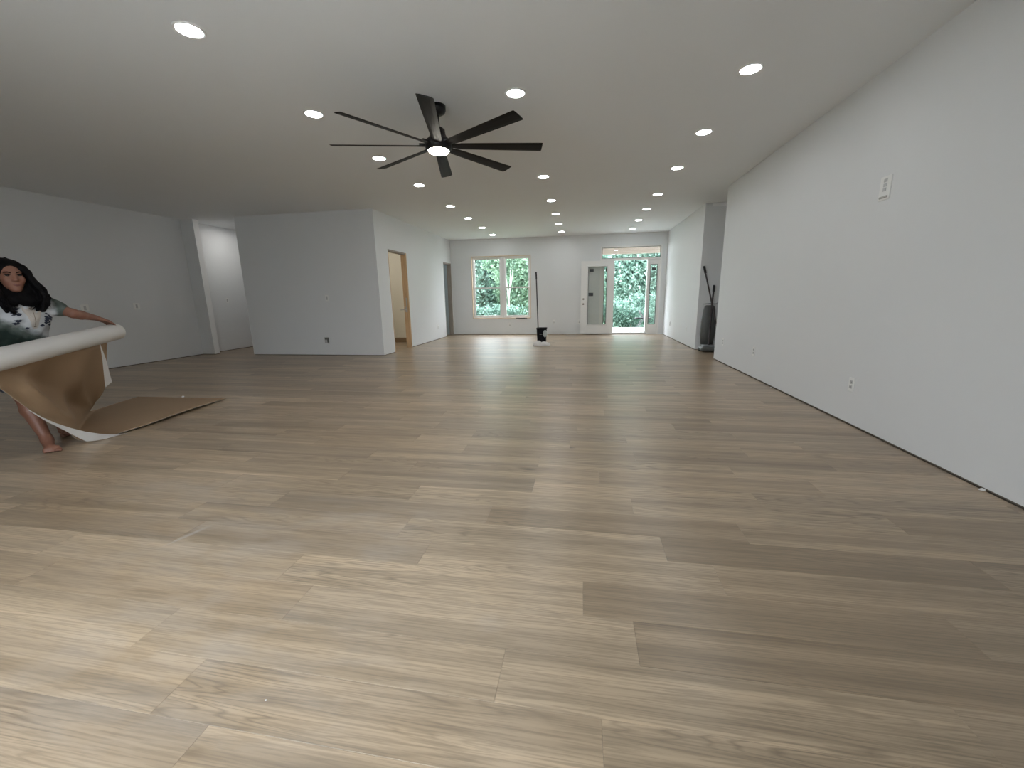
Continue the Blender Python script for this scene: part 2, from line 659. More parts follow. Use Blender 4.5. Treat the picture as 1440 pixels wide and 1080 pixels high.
def plank_shape(lx, ly):
    g, bv, th = 0.0002, 0.0005, 0.0058
    hx, hy = lx / 2 - g, ly / 2 - g
    V = [(sx * (hx - bv), sy * (hy - bv), 0) for sx, sy in ((-1, -1), (1, -1), (1, 1), (-1, 1))]
    V += [(sx * hx, sy * hy, -bv * 0.8) for sx, sy in ((-1, -1), (1, -1), (1, 1), (-1, 1))]
    V += [(sx * hx, sy * hy, -th) for sx, sy in ((-1, -1), (1, -1), (1, 1), (-1, 1))]
    Fs = [(0, 1, 2, 3)]
    for k in range(4):
        k2 = (k + 1) % 4
        Fs += [(4 + k, 4 + k2, k2, k), (8 + k, 8 + k2, 4 + k2, 4 + k)]
    return V, Fs


planks = []
kmin = int(math.floor((YREAR + 0.02 - y0f) / WID))
kmax = int(math.ceil((YB + 0.0 - y0f) / WID))
prevj = 0.3
for k in range(kmin, kmax):
    ya, yb = y0f + k * WID, y0f + (k + 1) * WID
    ya, yb = max(ya, YREAR), min(yb, YB + 0.03)
    if yb - ya < 0.02:
        continue
    if k in JOINT:
        j = JOINT[k]
    else:
        j = prevj + random.choice([0.31, 0.42, 0.55, 0.68, 0.80, 0.93]) + random.uniform(-0.04, 0.04)
    prevj = j
    xe = XR - 0.006
    if yb > Y_GAP0 + 0.02 and ya < Y_GAP1 - 0.02:
        xe = 4.5
    xs = XL + 0.006
    start = j - LEN * math.ceil((j - xs) / LEN)
    x = start
    while x < xe:
        a, c = max(x, xs), min(x + LEN, xe)
        if c - a > 0.03:
            planks.append((a, c, ya, yb))
        x += LEN


def px_area(p):
    a, c, ya, yb = p
    cs = []
    for (x, y) in ((a, ya), (c, ya), (c, yb), (a, yb)):
        u, v, z = project((x, y, 0))
        if z < 0.15:
            return 0
        cs.append((min(max(u, 0), 1440), min(max(v, 0), 1080)))
    cs = np.array(cs)
    x, y = cs[:, 0], cs[:, 1]
    A = 0.5 * abs(np.dot(x, np.roll(y, -1)) - np.dot(y, np.roll(x, -1)))
    if (a + c) / 2 < XD and ya > YF:
        A = 0
    return A


planks.sort(key=px_area, reverse=True)
mesh_cache = {}
for (a, c, ya, yb) in planks[:290]:
    key = (round(c - a, 4), round(yb - ya, 4))
    if key not in mesh_cache:
        me = bpy.data.meshes.new('plank')
        V, Fs = plank_shape(*key)
        me.from_pydata(V, [], Fs)
        me.materials.append(M['floor_obj'])
        mesh_cache[key] = me
    o = bpy.data.objects.new('plank', mesh_cache[key])
    o.location = ((a + c) / 2, (ya + yb) / 2, 0)
    o.parent = floor
    COL.objects.link(o)
V_all, F_all, coord, rnds = [], [], [], []
for (a, c, ya, yb) in planks[290:]:
    V, Fs = plank_shape(c - a, yb - ya)
    o = len(V_all)
    r = random.random()
    for p in V:
        V_all.append((p[0] + (a + c) / 2, p[1] + (ya + yb) / 2, p[2]))
        coord += list(p)
        rnds.append(r)
    F_all += [tuple(i + o for i in f) for f in Fs]
me = bpy.data.meshes.new('distant_planking')
me.from_pydata(V_all, [], F_all)
me.materials.append(M['floor_far'])
at = me.attributes.new('plank_coord', 'FLOAT_VECTOR', 'POINT')
at.data.foreach_set('vector', coord)
at = me.attributes.new('plank_random', 'FLOAT', 'POINT')
at.data.foreach_set('value', rnds)
o = bpy.data.objects.new('distant_planking', me)
o['kind'] = 'stuff'
o.parent = floor
COL.objects.link(o)

# ------------------------------------------------------------------ shell
GAPZ = 0.012          # drywall stops just above the boards; no baseboard fitted yet


def wall(name, boxes, label, mat='wall', plates=()):
    mb = MB()
    for bx in boxes:
        mb.box(*bx)
    w = struct(mb.build(name, mat), label, 'wall')
    for p in plates:
        MB().box(*p).build('sill_plate', 'plate', w)
    return w


T = 0.12
wall('wall_right', [(XR, XR + T, YREAR, Y_GAP0, GAPZ, CEIL)], 'long plain white wall with outlets, beside the bare plank floor edge',
     plates=[(XR + 0.009, XR + T - 0.009, YREAR, Y_GAP0 - 0.01, 0, GAPZ)])
wall('wall_right_far', [(XR, XR + T, Y_GAP1, YB + 0.15, GAPZ, CEIL)], 'short white wall between the side opening and the glazed entry door',
     plates=[(XR + 0.009, XR + T - 0.009, Y_GAP1 + 0.01, YB, 0, GAPZ)])
wall('wall_side_nook', [(XR + T, 4.5, Y_GAP1, Y_GAP1 + T, GAPZ, CEIL)], 'white nook wall behind the leaning vacuum cleaner',
     plates=[(XR + T, 4.5, Y_GAP1 + 0.009, Y_GAP1 + T, 0, GAPZ)])
wall('wall_side_nook_near', [(XR + T, 4.5, Y_GAP0 - T, Y_GAP0, 0, CEIL)], 'white nook wall on the near side of the opening')
wall('wall_side_nook_end', [(4.5, 4.5 + T, Y_GAP0 - T, Y_GAP1 + T, 0, CEIL)], 'white end wall of the side nook')
wall('wall_left', [(XL - T, XL, YREAR, YB + 0.15, GAPZ, CEIL)], 'long white wall behind the person with two outlets',
     plates=[(XL - T + 0.009, XL - 0.009, YREAR, YB, 0, GAPZ)])
wall('wall_center', [(XL, XPIL, YF, YF + T, GAPZ, CEIL), (XC, XD, YF, YF + T, GAPZ, CEIL)],
     'plain white wall facing the room beside the hall opening',
     plates=[(XL, XPIL - 0.009, YF + 0.009, YF + T - 0.009, 0, GAPZ), (XC + 0.009, XD - 0.009, YF + 0.009, YF + T - 0.009, 0, GAPZ)])
D1A, D1B, DH = 7.965, 8.845, 2.08
D2A, D2B = 11.31, 11.985
xw0, xw1 = XD - T, XD
wall('wall_side', [(xw0, xw1, YF + T, D1A, GAPZ, CEIL), (xw0, xw1, D1A, D1B, DH, CEIL), (xw0, xw1, D1B, D2A, GAPZ, CEIL),
                   (xw0, xw1, D2A, D2B, DH + 0.01, CEIL), (xw0, xw1, D2B, YB, GAPZ, CEIL)],
     'white wall with two unfinished doorways leading toward the window',
     plates=[(xw0 + 0.009, xw1 - 0.009, YF + T, D1A - 0.02, 0, GAPZ), (xw0 + 0.009, xw1 - 0.009, D1B + 0.02, D2A - 0.01, 0, GAPZ)])
# rooms behind the doorways
wall('wall_hall_inner', [(XC, XC + T, YF + T, YB, 0, CEIL)], 'white inner wall of the hall')
wall('wall_hall_end', [(XL, XC, 11.2, 11.2 + T, 0, CEIL)], 'white end wall of the hall')
wall('wall_room_far', [(XC + T, xw0, 9.95, 10.07, 0, CEIL)], 'cream wall seen through the nearer doorway', 'cream')
wall('wall_room_lining', [(XC + T, XC + T + 0.01, YF + T, 9.95, 0, CEIL), (XC + T, xw0, YF + T, YF + T + 0.01, 0, CEIL)], 'cream lining of the room behind the nearer doorway', 'cream')
wall('wall_closet_lining', [(XC + T, xw0, YB - 0.01, YB, 0, CEIL), (XC + T, xw0, 10.07, 10.08, 0, CEIL), (XC + T, XC + T + 0.01, 10.08, YB, 0, CEIL)],
     'blue grey closet wall seen through the doorway nearest the window', 'bluegrey')

# back wall with window and door-unit openings
WX0, WX1, WZ0, WZ1 = -3.247, -1.484, 0.475, 2.268
DX0, DX1, DZ1 = 0.47, 2.10, 2.41
yb0, yb1 = YB, YB + 0.16
wall('wall_back', [(XL, WX0, yb0, yb1, GAPZ, CEIL), (WX0, WX1, yb0, yb1, GAPZ, WZ0), (WX0, WX1, yb0, yb1, WZ1, CEIL), (WX1, DX0, yb0, yb1, GAPZ, CEIL),
                   (DX0, DX1, yb0, yb1, DZ1, CEIL), (DX1, XR + T, yb0, yb1, GAPZ, CEIL), (XR + T, 4.62, yb0, yb1, 0, CEIL)],
     'white end wall holding the double window and the glazed entry door',
     plates=[(XD, DX0, yb0 + 0.009, yb1, 0, GAPZ)])
# rear wall (behind the viewpoint); its sliding glass doors are added to supply daylight
(ra0, ra1), (rb0, rb1) = ADDED_REAR_DOORS
wall('wall_rear', [(XL - T, ra0, YREAR - T, YREAR, 0, CEIL), (ra0, ra1, YREAR - T, YREAR, REAR_Z, CEIL), (ra1, rb0, YREAR - T, YREAR, 0, CEIL),
                   (rb0, rb1, YREAR - T, YREAR, REAR_Z, CEIL), (rb1, XR + T, YREAR - T, YREAR, 0, CEIL)], 'white wall with added patio doors opposite the window wall')
for (a, b_), lab in zip(ADDED_REAR_DOORS, ('unseen sliding glass door added for daylight, toward the left wall', 'unseen sliding glass door added for daylight, toward the right wall')):
    d = thing('added_patio_door', lab, 'door', (a, YREAR, 0), kind='structure')
    mb = MB()
    for (x0, x1, z0, z1) in ((a, a + 0.06, 0, REAR_Z), (b_ - 0.06, b_, 0, REAR_Z), (a + 0.06, b_ - 0.06, REAR_Z - 0.06, REAR_Z), (a + 0.06, b_ - 0.06, 0, 0.05), ((a + b_) / 2 - 0.04, (a + b_) / 2 + 0.04, 0.05, REAR_Z - 0.06)):
        mb.box(x0, x1, YREAR - 0.09, YREAR - 0.03, z0, z1)
    mb.build('frame', 'vinyl', d)
    for (x0, x1) in ((a + 0.06, (a + b_) / 2 - 0.04), ((a + b_) / 2 + 0.04, b_ - 0.06)):
        MB().box(x0, x1, YREAR - 0.063, YREAR - 0.057, 0.05, REAR_Z - 0.06).build('pane', 'glass', d)
struct(MB().box(XL - T, 4.62, YREAR - T, YB + 0.16, CEIL, CEIL + 0.12).build('ceiling', 'ceiling'), 'flat white ceiling set with rows of round downlights', 'ceiling')
# taped strip at the top of the nook wall, corner beads
struct(MB().box(XR + T, 4.5, Y_GAP1 - 0.004, Y_GAP1, CEIL - 0.06, CEIL).build('trim_1', 'bead'), 'pale taped strip along the top of the nook wall', 'trim')
struct(MB().box(XPIL, XPIL + 0.004, YF - 0.002, YF + T + 0.002, GAPZ, CEIL).build('trim_2', 'bead'), 'smooth corner bead on the narrow hall jamb', 'trim')
struct(MB().box(XC - 0.004, XC, YF - 0.002, YF + T + 0.002, GAPZ, CEIL).build('trim_3', 'bead'), 'smooth corner bead on the hall side of the plain facing wall', 'trim')
struct(MB().box(XC + T + 0.02, xw0 - 0.01, 9.925, 9.95, 0, 0.11, bev=0.004).build('baseboard_room', 'brown_base'), 'brown baseboard inside the nearer doorway', 'baseboard')

# rough door openings (studs) in the side wall
for nm, ya, yb, h, mat, lab in (('door_3', D1A, D1B, DH, 'stud', 'unfinished doorway with a raw pine stud and latch, cream room behind'),
                                ('door_4', D2A, D2B, DH + 0.01, 'greystud', 'unfinished doorway beside the window wall with weathered stud')):
    d = thing(nm, lab, 'doorway', (XD, ya, 0), kind='structure')
    MB().box(xw0 + 0.004, xw1 + 0.003, yb - 0.04, yb + 0.004, 0, h, bev=0.003).build('far_stud', mat, d)
    MB().box(xw0 + 0.004, xw1 - 0.002, ya - 0.002, ya + 0.03, 0, h, bev=0.003).build('near_stud', mat, d)
    MB().box(xw0 + 0.004, xw1 + 0.003, ya, yb - 0.04, h - 0.035, h, bev=0.003).build('head_stud', 'greystud', d)
    if nm == 'door_3':
        sp = MB()
        sp.box(xw1 - 0.06, xw1 - 0.03, yb - 0.045, yb - 0.04, 0.93, 1.12)
        sp.build('strike_plate', 'steel', d)
        sp = MB()
        sp.tube([(xw1 - 0.06, yb - 0.04, 0.86), (xw1 - 0.06, yb - 0.10, 0.86)], 0.012)
        sp.tube([(xw1 - 0.06, yb - 0.10, 0.86), (xw1 - 0.17, yb - 0.11, 0.855)], 0.010)
        sp.box(xw1 - 0.085, xw1 - 0.035, yb - 0.046, yb - 0.04, 0.80, 0.92, bev=0.002)
        sp.build('latch_handle', 'steel', d)

# ------------------------------------------------------------------ double window
win = thing('window_1', 'white double window of two sliding sash pairs looking onto trees', 'window', (WX0, YB, WZ0), kind='structure')
mb = MB()
mb.box(WX0, WX0 + 0.018, YB - 0.004, YB + 0.15, WZ0, WZ1)
mb.box(WX1 - 0.018, WX1, YB - 0.004, YB + 0.15, WZ0, WZ1)
mb.box(WX0 + 0.018, WX1 - 0.018, YB - 0.004, YB + 0.15, WZ1 - 0.018, WZ1)
mb.box(WX0 + 0.018, WX1 - 0.018, YB - 0.012, YB + 0.15, WZ0, WZ0 + 0.018)
mb.build('jamb_liner', 'jamb', win)
WM = (WX0 + WX1) / 2 + 0.045
mb = MB()
for a, b_ in ((WX0 + 0.018, WM - 0.03), (WM + 0.03, WX1 - 0.018)):
    mb.box(a, a + 0.035, YB + 0.06, YB + 0.14, WZ0 + 0.018, WZ1 - 0.018)
    mb.box(b_ - 0.035, b_, YB + 0.06, YB + 0.14, WZ0 + 0.018, WZ1 - 0.018)
    mb.box(a + 0.035, b_ - 0.035, YB + 0.06, YB + 0.14, WZ1 - 0.055, WZ1 - 0.018)
    mb.box(a + 0.035, b_ - 0.035, YB + 0.06, YB + 0.14, WZ0 + 0.018, WZ0 + 0.055)
mb.build('frame', 'vinyl', win)
MB().box(WM - 0.03, WM + 0.03, YB + 0.045, YB + 0.14, WZ0 + 0.018, WZ1 - 0.018).build('mullion', 'vinyl', win)
zmid = 1.365
for a, b_ in ((WX0 + 0.053, WM - 0.065), (WM + 0.065, WX1 - 0.053)):
    for (z0, z1, y) in ((WZ0 + 0.055, zmid + 0.018, YB + 0.068), (zmid - 0.018, WZ1 - 0.055, YB + 0.10)):
        s = MB()
        s.box(a, a + 0.032, y, y + 0.03, z0, z1)
        s.box(b_ - 0.032, b_, y, y + 0.03, z0, z1)
        s.box(a + 0.032, b_ - 0.032, y, y + 0.03, z0, z0 + 0.034)
        s.box(a + 0.032, b_ - 0.032, y, y + 0.03, z1 - 0.034, z1)
        so = s.build('sash', 'vinyl', win)
        q = MB().box(a + 0.032, b_ - 0.032, y + 0.012, y + 0.018, z0 + 0.034, z1 - 0.034)
        q.build('pane', 'glass', so)
        if z0 > 1:
            MB().box(a + 0.032, b_ - 0.032, y - 0.003, y, z0 + 0.012, z0 + 0.034).build('meeting_seal', 'seal', so)
it = MB()
it.box(-1.93, -1.66, YB - 0.045, YB - 0.002, WZ0 - 0.012, WZ0 + 0.012, bev=0.005)
it.tube([(-1.66, YB - 0.022, WZ0), (-1.60, YB - 0.022, WZ0)], 0.009, seg=8)
o = it.build('sill_tool', 'black', None, (-1.8, YB - 0.02, WZ0))
tag(o, 'small dark flat tool lying along the double window sill', 'tool')

# ------------------------------------------------------------------ entry door unit
du = thing('door_1', 'white entry unit with open glazed door, two sidelights and a transom', 'door', (DX0, YB, 0), kind='structure')
OX0, OX1, OZ = 0.848, 1.738, 2.035
SLx = ((0.575, 0.765), (1.816, 2.014))
SZ0, SZ1 = 0.275, 1.91
TZ0, TZ1 = 2.085, 2.378
mb = MB()
y0, y1 = YB - 0.01, YB + 0.13
mb.box(DX0, DX0 + 0.04, y0, y1, 0, DZ1)
mb.box(DX1 - 0.032, DX1, y0, y1, 0, DZ1)
mb.box(DX0 + 0.04, DX1 - 0.032, y0, y1, DZ1 - 0.03, DZ1)
mb.box(DX0 + 0.04, DX1 - 0.032, y0, y1, OZ, TZ0)
mb.box(OX0 - 0.045, OX0, y0, y1, 0, OZ)
mb.box(OX1, OX1 + 0.045, y0, y1, 0, OZ)
mb.build('frame', 'doorpaint', du)
MB().box(DX0 + 0.04, DX1 - 0.032, YB + 0.03, YB + 0.036, TZ0, TZ1 + 0.002).build('transom_pane', 'glass', du)
s = MB()
s.box(DX0 + 0.04, DX1 - 0.032, YB - 0.003, YB + 0.05, TZ0, TZ0 + 0.014)
s.box(DX0 + 0.04, DX1 - 0.032, YB - 0.003, YB + 0.05, TZ1 - 0.012, TZ1)
s.box(DX0 + 0.04, DX0 + 0.054, YB - 0.003, YB + 0.05, TZ0 + 0.014, TZ1 - 0.012)
s.box(DX1 - 0.046, DX1 - 0.032, YB - 0.003, YB + 0.05, TZ0 + 0.014, TZ1 - 0.012)
s.build('transom_bead', 'seal', du)
for k, (a, b_) in enumerate(SLx):
    lo, hi = ((DX0 + 0.04, OX0 - 0.045) if k == 0 else (OX1 + 0.045, DX1 - 0.032))
    p = MB()
    p.box(lo, a, YB + 0.02, YB + 0.065, 0.0, OZ)
    p.box(b_, hi, YB + 0.02, YB + 0.065, 0.0, OZ)
    p.box(a, b_, YB + 0.02, YB + 0.065, 0.0, SZ0)
    p.box(a, b_, YB + 0.02, YB + 0.065, SZ1, OZ)
    po = p.build('sidelight', 'doorpaint', du)
    MB().box(a, b_, YB + 0.04, YB + 0.046, SZ0, SZ1).build('pane', 'glass', po)
    q = MB()
    for (x0, x1, z0, z1) in ((a, a + 0.016, SZ0, SZ1), (b_ - 0.016, b_, SZ0, SZ1), (a + 0.016, b_ - 0.016, SZ0, SZ0 + 0.016), (a + 0.016, b_ - 0.016, SZ1 - 0.016, SZ1)):
        q.box(x0, x1, YB + 0.008, YB + 0.036, z0, z1)
    q.build('glazing_bead', 'seal', po)
    q = MB()
    q.box((a + b_) / 2 - 0.055, (a + b_) / 2 + 0.055, YB + 0.036, YB + 0.039, SZ1 - 0.16, SZ1 - 0.09)
    q.build('sticker', 'sticker', po)
    if k == 0:
        MB().box(a + 0.05, a + 0.10, YB + 0.036, YB + 0.039, SZ1 - 0.46, SZ1 - 0.36).build('sticker', 'sticker', po)
MB().box(OX0 - 0.06, OX1 + 0.06, YB - 0.02, YB + 0.20, 0.0, 0.05, bev=0.006).build('threshold', 'concrete', du)
# open leaf, swung back flat against the wall
LX0, LX1, LY0, LY1, LZ0, LZ1 = -0.052, 0.852, YB - 0.085, YB - 0.04, 0.03, 2.03
GX0, GX1, GZ0, GZ1 = 0.138, 0.664, 0.285, 1.88
lf = MB()
lf.box(LX0, GX0, LY0, LY1, LZ0, LZ1)
lf.box(GX1, LX1, LY0, LY1, LZ0, LZ1)
lf.box(GX0, GX1, LY0, LY1, LZ0, GZ0)
lf.box(GX0, GX1, LY0, LY1, GZ1, LZ1)
leaf = lf.build('open_leaf', 'doorpaint', du)
MB().box(GX0, GX1, LY0 + 0.018, LY0 + 0.026, GZ0, GZ1).build('pane', 'glassdark', leaf)
q = MB()
for (x0, x1, z0, z1) in ((GX0 - 0.03, GX0 + 0.004, GZ0 - 0.03, GZ1 + 0.03), (GX1 - 0.004, GX1 + 0.03, GZ0 - 0.03, GZ1 + 0.03), (GX0 + 0.004, GX1 - 0.004, GZ0 - 0.03, GZ0 + 0.004), (GX0 + 0.004, GX1 - 0.004, GZ1 - 0.004, GZ1 + 0.03)):
    q.box(x0, x1, LY0 - 0.012, LY0, z0, z1, bev=0.005)
q.build('lite_frame', 'vinyl', leaf)
q = MB()
for (x0, x1, z0, z1) in ((GX0 + 0.004, GX0 + 0.016, GZ0, GZ1), (GX1 - 0.016, GX1 - 0.004, GZ0, GZ1), (GX0 + 0.016, GX1 - 0.016, GZ0, GZ0 + 0.012), (GX0 + 0.016, GX1 - 0.016, GZ1 - 0.014, GZ1)):
    q.box(x0, x1, LY0 + 0.002, LY0 + 0.017, z0, z1)
q.build('glazing_bead', 'seal', leaf)
for (x0, x1, z0, z1) in ((0.18, 0.29, 1.74, 1.82), (0.16, 0.29, 1.08, 1.17)):
    MB().box(x0, x1, LY0 + 0.013, LY0 + 0.016, z0, z1).build('sticker', 'sticker', leaf)
for z in (0.86, 1.0):
    mbx = MB()
    mbx.tube([(0.02, LY0 - 0.004, z), (0.02, LY0 + 0.006, z)], 0.027, seg=16)
    mbx.build('bore_hole', 'greystud', leaf)
for z in (0.3, 1.05, 1.8):
    mbx = MB()
    mbx.tube([(LX1 + 0.004, LY0 + 0.02, z - 0.05), (LX1 + 0.004, LY0 + 0.02, z + 0.05)], 0.008, seg=8)
    mbx.build('hinge', 'steel', leaf)


# ------------------------------------------------------------------ ceiling downlights
def downlight(name, loc, lens, label, group=None, cat='ceiling light'):
    d = thing(name, label, cat, loc, group)
    x, y, z = loc
    MB().lathe([(0.069, -0.001), (0.072, -0.006), (0.084, -0.007), (0.088, -0.003), (0.088, 0.0)], (x, y, z), 32).build('trim_ring', 'trimw', d)
    MB().lathe([(0.0005, -0.0068), (0.045, -0.0062), (0.0695, -0.0042), (0.071, 0.0)], (x, y, z), 32).build('lens', lens, d)
    return d


GY = [2.53, 3.73, 4.95, 6.175, 7.645, 8.85, 10.075, 11.26]
first = None
ORD = ['first', 'second', 'third', 'fourth', 'fifth', 'sixth', 'seventh', 'eighth']
for gx, row in ((-2.415, 'doorway side row'), (-0.575, 'middle row'), (1.21, 'right wall row')):
    for gi, gy in enumerate(GY):
        if gx > 1 and gi == 0:
            continue
        lab = 'round lit downlight, %s from the window wall in the %s' % (ORD[7 - gi], row)
        if first is None:
            first = downlight('downlight', (gx, gy, CEIL), 'lamp', lab, 'recessed downlights in the main room ceiling')
        else:
            copy_tree(first, (gx, gy, CEIL))['label'] = lab
downlight('hall_downlight', (-7.4, 8.35, CEIL), 'halllamp', 'round downlight lighting the hall wall behind the plain facing wall')
downlight('added_closet_light', (-5.2, 11.2, CEIL), 'halllamp', 'unseen round lamp added to brighten the blue grey closet by the window wall')  # lamp added out of sight to brighten the closet wall
downlight('room_downlight', (-5.0, 8.75, CEIL), 'warmlamp', 'round warm downlight in the cream room behind the nearer doorway')

# ------------------------------------------------------------------ ceiling fan
FX, FY = -1.287, 3.812
fan = thing('ceiling_fan', 'black eight bladed ceiling fan with a lit round lamp', 'ceiling fan', (FX, FY, CEIL))
MB().lathe([(0.078, 0.0), (0.078, -0.035), (0.07, -0.055), (0.045, -0.07), (0.02, -0.075)], (FX, FY, CEIL), 28).build('canopy', 'black', fan)
MB().lathe([(0.018, -0.07), (0.018, -0.22)], (FX, FY, CEIL), 16).build('downrod', 'black', fan)
MB().lathe([(0.02, -0.17), (0.045, -0.175), (0.062, -0.19), (0.066, -0.225), (0.075, -0.245), (0.095, -0.265), (0.118, -0.285), (0.122, -0.305), (0.118, -0.33), (0.108, -0.352), (0.098, -0.358)],
           (FX, FY, CEIL), 32).build('motor_housing', 'black', fan)
ln = MB().lathe([(0.0005, -0.386), (0.05, -0.382), (0.083, -0.370), (0.094, -0.357), (0.094, -0.350)], (FX, FY, CEIL), 32).build('lamp_lens', 'fanlamp', fan)
PH = -2.1132
prof = [(0.085, 0.030), (0.14, 0.038), (0.20, 0.046), (0.35, 0.050), (0.60, 0.056), (0.80, 0.060), (0.915, 0.062), (0.926, 0.060)]
for k in range(8):
    a = PH - k * PI / 4
    ca, sa = math.cos(a), math.sin(a)
    tilt = math.radians(-13)
    V, Fs = [], []
    for (r, hw) in prof:
        tl = tilt * min(1, (r - 0.07) / 0.12)
        for (s, th) in ((-1, 0.0), (-0.5, 0.004), (0.5, 0.004), (1, 0.0), (0.5, -0.004), (-0.5, -0.004)):
            yy = s * hw * math.cos(tl) - th * math.sin(tl)
            zz = s * hw * math.sin(tl) + th * math.cos(tl) - 0.003
            V.append((FX + r * ca - yy * sa, FY + r * sa + yy * ca, 2.424 + zz))
    for i in range(len(prof) - 1):
        for j in range(6):
            j2 = (j + 1) % 6
            Fs.append((i * 6 + j, i * 6 + j2, (i + 1) * 6 + j2, (i + 1) * 6 + j))
    n6 = len(prof) - 1
    Fs.append(tuple(range(6))[::-1])
    Fs.append(tuple(n6 * 6 + j for j in range(6)))
    bl = MB().add(V, Fs).build('blade', 'blade', fan)
    br = MB()
    br.tube([(FX + 0.10 * ca, FY + 0.10 * sa, 2.433), (FX + 0.17 * ca, FY + 0.17 * sa, 2.433)], 0.011, seg=8)
    br.build('blade_iron', 'black', bl)


# ------------------------------------------------------------------ outlets and switches
def outlet(label, pos, normal, kind='outlet', group=None, w=0.072, h=0.116):
    """plate on a wall; normal = '+x','-x','-y'"""
    o_ = thing({'outlet': 'wall_outlet', 'switch': 'light_switch'}[kind], label, kind if kind == 'outlet' else 'switch', pos, group)
    px, py, pz = pos

    def bx(u0, u1, d0, d1, z0, z1, bev=0.0):
        if normal == '-y':
            return (px + u0, px + u1, py - d1, py - d0, pz + z0, pz + z1), bev
        if normal == '-x':
            return (px - d1, px - d0, py + u0, py + u1, pz + z0, pz + z1), bev
        return (px + d0, px + d1, py + u0, py + u1, pz + z0, pz + z1), bev

    def part(name, mat, par, *specs):
        mb_ = MB()
        for s_ in specs:
            (b_, bev) = bx(*s_)
            mb_.box(*b_, bev=bev)
        return mb_.build(name, mat, par)

    part('cover_plate', 'plastic_w', o_, (-w / 2, w / 2, 0, 0.006, -h / 2, h / 2, 0.003))
    if kind == 'outlet':
        for zc in (0.02, -0.02):
            s_ = part('socket', 'socket', o_, (-0.017, 0.017, 0.006, 0.008, zc - 0.0145, zc + 0.0145, 0.002))
            part('slot', 'plastic_slot', s_, (-0.009, -0.006, 0.008, 0.0086, zc - 0.004, zc + 0.007), (0.006, 0.009, 0.008, 0.0086, zc - 0.004, zc + 0.007), (-0.003, 0.003, 0.008, 0.0086, zc - 0.011, zc - 0.006))
    else:
        part('rocker', 'socket', o_, (-0.017, 0.017, 0.006, 0.010, -0.034, 0.034, 0.003))
    return o_


outlet('white switch plate on the long wall nearest the person', (XL, 5.51, 1.04), '+x', 'switch', w=0.116)
outlet('white switch plate on the long wall toward the hall jamb', (XL, 6.315, 1.05), '+x', 'switch', w=0.116)
outlet('white light switch on the brightly lit hall wall', (XL, 8.30, 1.13), '+x', 'switch')
outlet('white light switch high on the plain facing wall', (-4.98, YF, 1.14), '-y', 'switch')
outlet('white outlet low on the wall between the two doorways', (XD, 10.63, 0.33), '+x')
outlet('white outlet below the double window', (-2.12, YB, 0.29), '-y')
outlet('white outlet low on the end wall beside the standing pole', (-0.813, YB, 0.36), '-y')
outlet('white outlet partly behind the open glazed door edge', (-0.085, YB, 0.36), '-y')
outlet('white outlet on the short wall close to the entry door', (XR, 11.10, 0.355), '-x')
outlet('white outlet on the short wall close to the side opening', (XR, 9.38, 0.345), '-x')
outlet('white outlet low on the long right wall at the side opening corner', (XR, 6.97, 0.335), '-x')
outlet('white outlet low on the long right wall, second from the side opening', (XR, 5.76, 0.345), '-x')
outlet('white outlet low on the long right wall, under the high cable plate', (XR, 3.745, 0.335), '-x')
hp = thing('cable_plate', 'tall white media plate set high on the long right wall', 'wall plate', (XR, 3.72, 1.85))
MB().box(XR - 0.006, XR, 3.72 - 0.06, 3.72 + 0.06, 1.765, 1.935, bev=0.003).build('cover_plate', 'plastic_w', hp)
for zc in (1.905, 1.872, 1.840):
    MB().box(XR - 0.009, XR - 0.006, 3.72 - 0.018, 3.72 + 0.018, zc - 0.012, zc + 0.012, bev=0.002).build('socket', 'socket', hp)
MB().box(XR - 0.012, XR - 0.006, 3.72 - 0.045, 3.72 + 0.045, 1.779, 1.795, bev=0.004).build('cable_slot', 'steel', hp)
jb = thing('junction_box', 'open wall box with dangling wire low on the plain facing wall', 'wall box', (-5.08, YF, 0.31))
mb = MB()
for (x0, x1, z0, z1) in ((-5.135, -5.128, 0.25, 0.37), (-5.032, -5.025, 0.25, 0.37), (-5.128, -5.032, 0.362, 0.37), (-5.128, -5.032, 0.25, 0.258)):
    mb.box(x0, x1, YF - 0.006, YF, z0, z1)
mb.build('box_rim', 'vinyl', jb)
MB().box(-5.128, -5.032, YF - 0.003, YF - 0.001, 0.258, 0.362).build('box_cavity', 'seal', jb)
MB().box(-5.12, -5.075, YF - 0.012, YF - 0.003, 0.262, 0.318, bev=0.003).build('loose_device', 'socket', jb)
mb = MB()
mb.tube([(-5.05, YF - 0.004, 0.33), (-5.045, YF - 0.03, 0.30), (-5.03, YF - 0.035, 0.26), (-5.035, YF - 0.02, 0.235)], 0.007, seg=8)
mb.build('wire', 'plastic_slot', jb)

# ------------------------------------------------------------------ bin, pole and cloth in mid room
bx0, by0 = -0.905, 9.30
bn = thing('waste_bin', 'black square bin standing on the bare floor in mid room', 'bin', (bx0, by0, 0))
V, Fs = [], []
ringz = [(0.0, 0.088), (0.01, 0.092), (0.36, 0.108), (0.385, 0.116), (0.40, 0.116), (0.40, 0.106), (0.06, 0.09)]
for z, hw in ringz:
    c_ = 0.02
    for (sx, sy, q) in ((-1, -1, 0), (-1, -1, 1), (1, -1, 0), (1, -1, 1), (1, 1, 0), (1, 1, 1), (-1, 1, 0), (-1, 1, 1)):
        first_x = (sx * sy > 0) ^ (q == 1)
        V.append((bx0 + sx * (hw if first_x else hw - c_), by0 + sy * (hw - c_ if first_x else hw), z))
for i in range(len(ringz) - 1):
    for j in range(8):
        j2 = (j + 1) % 8
        Fs.append((i * 8 + j, i * 8 + j2, (i + 1) * 8 + j2, (i + 1) * 8 + j))
Fs.append(tuple(range(8))[::-1])
Fs.append(tuple((len(ringz) - 1) * 8 + j for j in range(8)))
